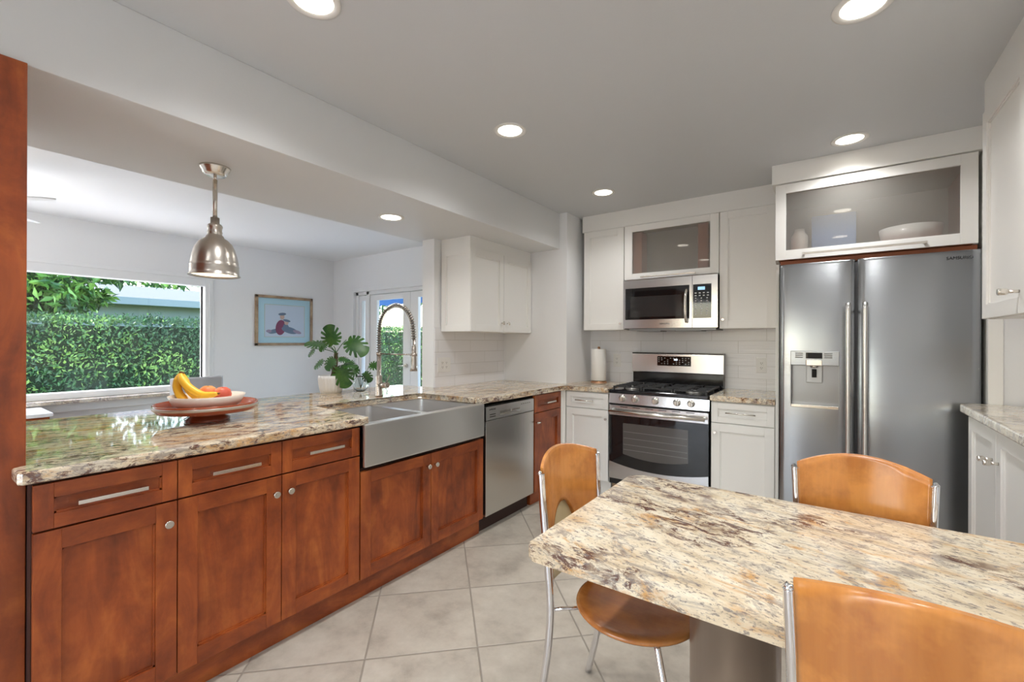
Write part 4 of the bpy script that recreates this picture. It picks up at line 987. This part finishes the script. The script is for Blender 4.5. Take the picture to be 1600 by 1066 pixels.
for k in range(4):
    a = math.radians(40+k*94); d = Vector((math.cos(a), math.sin(a), 0)); s = Vector((-d.y, d.x, 0)); bm = bm_()
    out = [(.10, -.02), (.2, -.05), (.5, -.068), (.62, -.05), (.665, 0), (.62, .05), (.5, .068), (.2, .05), (.10, .02)]
    A = [bm.verts.new(fc+d*x+s*y+Vector((0, 0, 2.222+y*.12))) for x, y in out]; B = [bm.verts.new(fc+d*x+s*y+Vector((0, 0, 2.230+y*.12))) for x, y in out]
    bm.faces.new(A[::-1]); bm.faces.new(B)
    for i in range(len(out)): bm.faces.new((A[i], A[(i+1) % len(out)], B[(i+1) % len(out)], B[i]))
    obj('blade', bm, VINYL, t)
downlight(-3.7, -1.0, H, 'added unseen recessed light in the dining ceiling behind the end panel, nearer the kitchen', w=80)  # this and the next are unseen, added to lift the dining area
downlight(-5.2, -1.0, H, 'added unseen recessed light in the dining ceiling behind the end panel, nearer the window wall', w=80)

# =================================================================== DINING ROOM
# framed print
X = -5.85; y0, y1, z0, z1 = 2.66, 3.415, 1.225, 1.868
t = thing('framed_print', 'oak-framed print of two seated children, on the dining wall right of the window', 'picture', (X, (y0+y1)/2, z0))
bm = bm_(); w = .034
for (a, b, c, d) in ((y0, y0+w, z0, z1), (y1-w, y1, z0, z1), (y0, y1, z0, z0+w), (y0, y1, z1-w, z1)): slab(bm, 'X+', X, a, b, c, d, 0, .028, 0, .003)
obj('frame', bm, wood('oak_frame', (.32, .22, .13), (.42, .30, .19), (.48, .36, .24), 1, .45, .1), t)
bm = bm_(); slab(bm, 'X+', X, y0+w, y1-w, z0+w, z1-w, .002, .012); mt = obj('mat_board', bm, plain('pale_blue_mat', (.42, .64, .76), .7), t)
bm = bm_(); a, b, c, d = 2.775, 3.305, 1.335, 1.755
for q in ((a, b, c, c+.004), (a, b, d-.004, d), (a, a+.004, c, d), (b-.004, b, c, d)): slab(bm, 'X+', X, q[0], q[1], q[2], q[3], .012, .0128)
obj('inner_line', bm, plain('gold_line', (.45, .42, .25), .5), mt)
bm = bm_(); slab(bm, 'X+', X, a+.004, b-.004, c+.004, d-.004, .012, .0124); pr = obj('print', bm, plain('print_paper', (.52, .62, .76), .7), mt)
def blob(bm, cy, cz, ry, rz, rot=0, mi=0, lift=0.):
    vs = []
    for k in range(24):
        q = 2*PI*k/24; yy_, zz_ = ry*math.cos(q), rz*math.sin(q)
        vs.append(bm.verts.new((X+.0126+lift, cy+yy_*math.cos(rot)-zz_*math.sin(rot), cz+yy_*math.sin(rot)+zz_*math.cos(rot))))
    f = bm.faces.new(vs); f.material_index = mi
bm = bm_()
blob(bm, 2.98, 1.46, .065, .10, -.15, 0, .0002); blob(bm, 2.90, 1.41, .08, .028, .25, 1, .0001); blob(bm, 3.10, 1.425, .11, .042, -.25, 1, .0004); blob(bm, 3.20, 1.405, .06, .022, -.3, 2, .0005)
blob(bm, 2.83, 1.41, .035, .02, 0, 2, .0002); blob(bm, 3.0, 1.60, .030, .036, 0, 3, .0006); blob(bm, 3.0, 1.635, .052, .018, .1, 1, .0007); blob(bm, 3.055, 1.525, .028, .03, 0, 3, .0008); blob(bm, 3.06, 1.552, .05, .016, -.2, 1, .0009); blob(bm, 3.05, 1.455, .04, .055, .2, 1, .0006)
obj('drawn_figures', bm, [plain('ink_maroon', (.20, .06, .12), .8), plain('ink_slate', (.14, .20, .30), .8), plain('ink_mauve', (.30, .26, .38), .8), plain('ink_skin', (.55, .40, .36), .8)], pr)
# grey dining chair
t = thing('dining_chair', 'grey upholstered wing-sided dining chair behind the fruit bowl', 'chair', (-4.35, 1.45, 0))
UP = plain('grey_upholstery', (.60, .61, .64), .8)
bm = bm_(); prism(bm, rpoly(-4.60, -4.10, 1.27, 1.66, (.06,)*4, 5), .36, .48, .03); obj('seat', bm, UP, t)
bm = bm_()
sh = [(-4.16, 1.27), (-4.08, 1.285), (-4.06, 1.46), (-4.08, 1.60), (-4.22, 1.665), (-4.235, 1.63), (-4.12, 1.57), (-4.11, 1.46), (-4.12, 1.325), (-4.15, 1.31)]
prism(bm, sh, .42, .995, .012); obj('backrest', bm, UP, t)
for x in (-4.55, -4.13):
    for y in (1.31, 1.62):
        bm = bm_(); tube(bm, [(x, y, 0), (x, y, .37)], [.014, .02], 10); obj('leg', bm, CV, t)
# low cherry buffet under window
t = thing('sideboard', 'cherry sideboard with white top under the dining window, at the left', 'cabinet', (-5.5, .2, 0))
bm = bm_(); box(bm, -5.68, -5.20, -.5, .772, .0, .66); obj('body', bm, CV, t)
bm = bm_(); box(bm, -5.695, -5.18, -.52, .79, .66, .69, 0, .004); obj('top', bm, VINYL, t)
bm = bm_(); shaker(bm, 'X+', -5.18, .40, .765, .03, .65, .018, .05); obj('door', bm, [CVF], t)
bm = bm_(); shaker(bm, 'X+', -5.18, .03, .395, .03, .65, .018, .05); obj('door', bm, [CVF], t)

# =================================================================== OUTDOORS
def leafcloud(bm, pts, size, mi=0, up=.3, asp=.45):
    for p in pts:
        d = Vector((random.gauss(0, 1), random.gauss(0, 1), random.gauss(0, 1)+up)).normalized(); nn = Vector((random.gauss(0, 1), random.gauss(0, 1), random.gauss(0, 1)))
        s = d.cross(nn).normalized(); L = size*random.uniform(.6, 1.3); w = L*asp; f = s.cross(d)*L*.12
        a, b, c, e = p, p+d*L*.5+s*w*.5+f, p+d*L, p+d*L*.5-s*w*.5+f
        fc_ = bm.faces.new([bm.verts.new(q) for q in (a, b, c, e)]); fc_.material_index = mi if isinstance(mi, int) else random.choice(mi)
GRASS = leafmat('lawn', (0.036, 0.0792, 0.0144), (0.0792, 0.144, 0.0252), 3, .8)
bm = bm_(); box(bm, -40, 20, -12, 40, -.30, -.16); o = struct('ground', bm, GRASS)
PATIO = plain('pale_patio', (.82, .81, .79), .7)
bm = bm_(); box(bm, -9.3, 1.2, 4.2, 7.6, -.2, -.04); struct('patio', bm, PATIO)
bm = bm_(); box(bm, -9.3, -6.07, -8, 4.19, -.2, -.05); struct('bounce_paving', bm, PATIO)  # unseen pale strip, added to bounce sunlight up to the dining ceiling
bm = bm_(); box(bm, -6, 2, -8, -2.97, -.2, -.05); struct('rear_patio', bm, PATIO)
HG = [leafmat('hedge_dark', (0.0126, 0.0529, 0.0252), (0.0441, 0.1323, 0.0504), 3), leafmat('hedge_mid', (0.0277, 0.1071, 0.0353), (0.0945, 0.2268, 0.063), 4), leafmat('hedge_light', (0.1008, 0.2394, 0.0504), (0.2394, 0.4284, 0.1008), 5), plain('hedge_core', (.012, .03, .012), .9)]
def hedge(label, x0, x1, y0, y1, h, nleaf, faces):
    t = thing('hedge', label, 'hedge', ((x0+x1)/2, (y0+y1)/2, -.16)); bm = bm_()
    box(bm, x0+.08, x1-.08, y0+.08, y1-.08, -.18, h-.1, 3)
    for _ in range(nleaf):
        fce = random.choice(faces)
        wob = noise.noise(Vector((random.random()*5, 0, 0)))
        z = random.uniform(-.1, h); y = random.uniform(y0, y1); x = random.uniform(x0, x1)
        if fce == 'x+': x = x1 + random.gauss(0, .05)+.10*noise.noise(Vector((0, y*2.5, z*2.5)))
        if fce == 'y-': y = y0 + random.gauss(0, .05)+.10*noise.noise(Vector((x*2.5, 0, z*2.5)))
        if fce == 't': z = h + random.gauss(0, .035)
        pn = noise.noise(Vector((x*1.7, y*1.7, z*1.7)))+random.gauss(0, .25)
        leafcloud(bm, [Vector((x, y, z))], 0.07, mi=0 if pn < -.1 else (1 if pn < .28 else 2), up=.8)
    obj('foliage', bm, HG, t); return t
hedge('clipped green hedge seen through the wide dining window', -10.3, -9.5, -3.5, 7.6, 1.62, 26000, ['x+', 'x+', 'x+', 't'])
hedge('clipped green hedge seen through the french doors, beyond the lawn', -13.5, -3.0, 9.0, 9.8, 1.66, 15000, ['y-', 'y-', 'y-', 't'])
BARK = plain('bark', (.14, .10, .07), .9)
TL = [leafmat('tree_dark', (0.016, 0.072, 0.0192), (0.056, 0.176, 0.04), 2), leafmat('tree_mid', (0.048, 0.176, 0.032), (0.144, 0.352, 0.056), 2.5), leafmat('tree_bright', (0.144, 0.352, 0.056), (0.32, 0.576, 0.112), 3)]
def tree(label, base, crowns, trunk, n, size, seed=1, mats=TL, name='tree', weights=(3, 4, 3)):
    random.seed(seed); t = thing(name, label, 'tree', base)
    bm = bm_(); b = Vector(base)
    for c, r in crowns[:1]: tube(bm, bez([b, b.lerp(Vector(c), .5)+Vector((.1, .1, .3)), Vector(c)], 5), [trunk*(1-.8*k/10) for k in range(11)], 7)
    obj('trunk', bm, BARK, t)
    bm = bm_()
    for c, r in crowns:
        c = Vector(c)
        for _ in range(int(n)):
            d = Vector((random.gauss(0, 1), random.gauss(0, 1), random.gauss(0, 1))).normalized()
            p = c + Vector((d.x*r[0], d.y*r[1], d.z*r[2]))*random.random()**.4
            p += Vector((noise.noise(p*2), noise.noise(p*2+Vector((9, 0, 0))), noise.noise(p*2+Vector((0, 9, 0)))))*.3
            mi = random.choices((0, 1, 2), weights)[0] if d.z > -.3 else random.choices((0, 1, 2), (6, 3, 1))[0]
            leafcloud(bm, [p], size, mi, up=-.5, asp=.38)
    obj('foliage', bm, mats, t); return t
tree('leafy green tree arching over the hedge at the left of the window', (-11.4, .3, -.16), [((-10.9, .9, 2.6), (1.0, 1.1, .8)), ((-10.6, 2.2, 2.9), (.8, .9, .5)), ((-11.6, -.3, 3.3), (1.2, 1.4, .8)), ((-10.9, 1.5, 2.05), (.6, .8, .35)), ((-10.2, 3.3, 2.75), (.4, .7, .32)), ((-10.1, 4.0, 2.5), (.2, .35, .2))], .05, 2600, .18, 3, weights=(2, 4, 5))
tree('dense dark tree behind the neighbouring roof, left', (-27, 2.0, -.16), [((-27, 1, 4.6), (3, 4, 2.6)), ((-27, 6.5, 5.0), (2.5, 3, 2.0))], .3, 1500, .4, 5, weights=(6, 3, 1))
tree('spreading tree behind the neighbouring roof, right', (-25, 15, -.16), [((-25, 13.5, 4.4), (2.5, 2.5, 1.8)), ((-25, 17.5, 4.3), (2.5, 2.5, 1.8))], .3, 900, .42, 8, weights=(5, 4, 2))
tree('bright leafy small tree behind the far hedge, seen through the left door leaf', (-10.4, 11.0, -.16), [((-10.5, 10.9, 2.5), (.8, .6, .55)), ((-11.0, 10.9, 2.9), (.5, .5, .4))], .08, 900, .2, 11, weights=(1, 3, 6))
# strappy plant by the door
t = thing('garden_plant', 'strappy light green garden plant in front of the far hedge', 'plant', (-8.7, 8.6, -.16)); random.seed(4)
bm = bm_()
for k in range(46):
    a = random.uniform(0, 2*PI); L = random.uniform(.9, 1.5); lean = random.uniform(.25, .8); d = Vector((math.cos(a), math.sin(a), 0)); b = Vector((-8.7, 8.6, -.16)); prev = None
    for j in range(7):
        u = j/6; p = b + d*L*lean*u*u + Vector((0, 0, L*(u-.35*u*u*lean*2))); w = Vector((-d.y, d.x, 0))*.03*(1-u*.9)
        cur = (bm.verts.new(p-w), bm.verts.new(p+w))
        if prev: bm.faces.new((prev[0], prev[1], cur[1], cur[0]))
        prev = cur
obj('leaves', bm, TL[2], t)
# neighbouring house
t = thing('house', 'pale single-storey neighbouring house with grey roof beyond the window hedge', 'house', (-18, 4, -.16))
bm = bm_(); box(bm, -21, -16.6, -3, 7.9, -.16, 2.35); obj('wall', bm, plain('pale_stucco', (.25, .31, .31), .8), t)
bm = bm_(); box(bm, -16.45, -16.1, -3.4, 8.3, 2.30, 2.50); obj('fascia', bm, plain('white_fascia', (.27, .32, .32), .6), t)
bm = bm_()
A = [bm.verts.new(p) for p in ((-16.1, -3.4, 2.5), (-16.1, 8.3, 2.5), (-19.0, 7.0, 3.10), (-19.0, -3.4, 3.10), (-21.5, 8.3, 2.5), (-21.5, -3.4, 2.5))]
bm.faces.new((A[0], A[1], A[2], A[3])); bm.faces.new((A[3], A[2], A[4], A[5])); bm.faces.new((A[1], A[4], A[2])); bm.faces.new((A[0], A[3], A[5])); bm.faces.new((A[0], A[5], A[4], A[1]))
obj('roof', bm, plain('grey_shingle', (.085, .10, .115), .9), t)
t = thing('house', 'pale pink-walled house beyond the hedge behind the french doors', 'house', (-9, 22, -.16))
bm = bm_(); box(bm, -18, -2, 20, 26, -.16, 2.6); obj('wall', bm, plain('pink_stucco', (.30, .22, .20), .8), t)
bm = bm_(); box(bm, -18.5, -1.5, 19.5, 26.5, 2.6, 2.85); obj('roof', bm, plain('pale_roof', (.75, .77, .80), .8), t)
# awning
t = thing('awning', 'navy blue scalloped awning outside the french doors', 'awning', (-4.5, 4.2, 2.3))
NAVY = plain('navy_canvas', (.012, .045, .16), .7); BLU = plain('blue_canvas', (.02, .12, .36), .7)
bm = bm_(); x0, x1 = -8.2, -2.6
A = [bm.verts.new(p) for p in ((x0, 3.98, 2.72), (x1, 3.98, 2.72), (x1, 6.0, 2.26), (x0, 6.0, 2.26), (x0, 3.98, 2.74), (x1, 3.98, 2.74), (x1, 6.01, 2.28), (x0, 6.01, 2.28))]
for q in ((3, 2, 1, 0), (4, 5, 6, 7), (0, 1, 5, 4), (1, 2, 6, 5), (2, 3, 7, 6), (3, 0, 4, 7)): bm.faces.new([A[i] for i in q])
obj('canopy', bm, NAVY, t)
bm = bm_(); n = int((x1-x0)/.05); prev = None
for k in range(n+1):
    x = x0+(x1-x0)*k/n; zb = 2.0+.035*abs(math.cos(PI*(x-x0)/.3))
    cur = [bm.verts.new((x, 6.0, 2.28)), bm.verts.new((x, 6.0, zb)), bm.verts.new((x, 6.012, zb)), bm.verts.new((x, 6.012, 2.28))]
    if prev:
        for i in range(4): bm.faces.new((prev[i], cur[i], cur[(i+1) % 4], prev[(i+1) % 4]))
    prev = cur
obj('valance', bm, BLU, t)
bm = bm_(); tube(bm, [(x0, 5.98, 2.22), (x1, 5.98, 2.22)], .018, 10); tube(bm, [(-7.9, 4.0, 2.2), (-7.9, 5.98, 2.22)], .015, 8); tube(bm, [(-2.9, 4.0, 2.2), (-2.9, 5.98, 2.22)], .015, 8); obj('frame_bar', bm, VINYL, t)
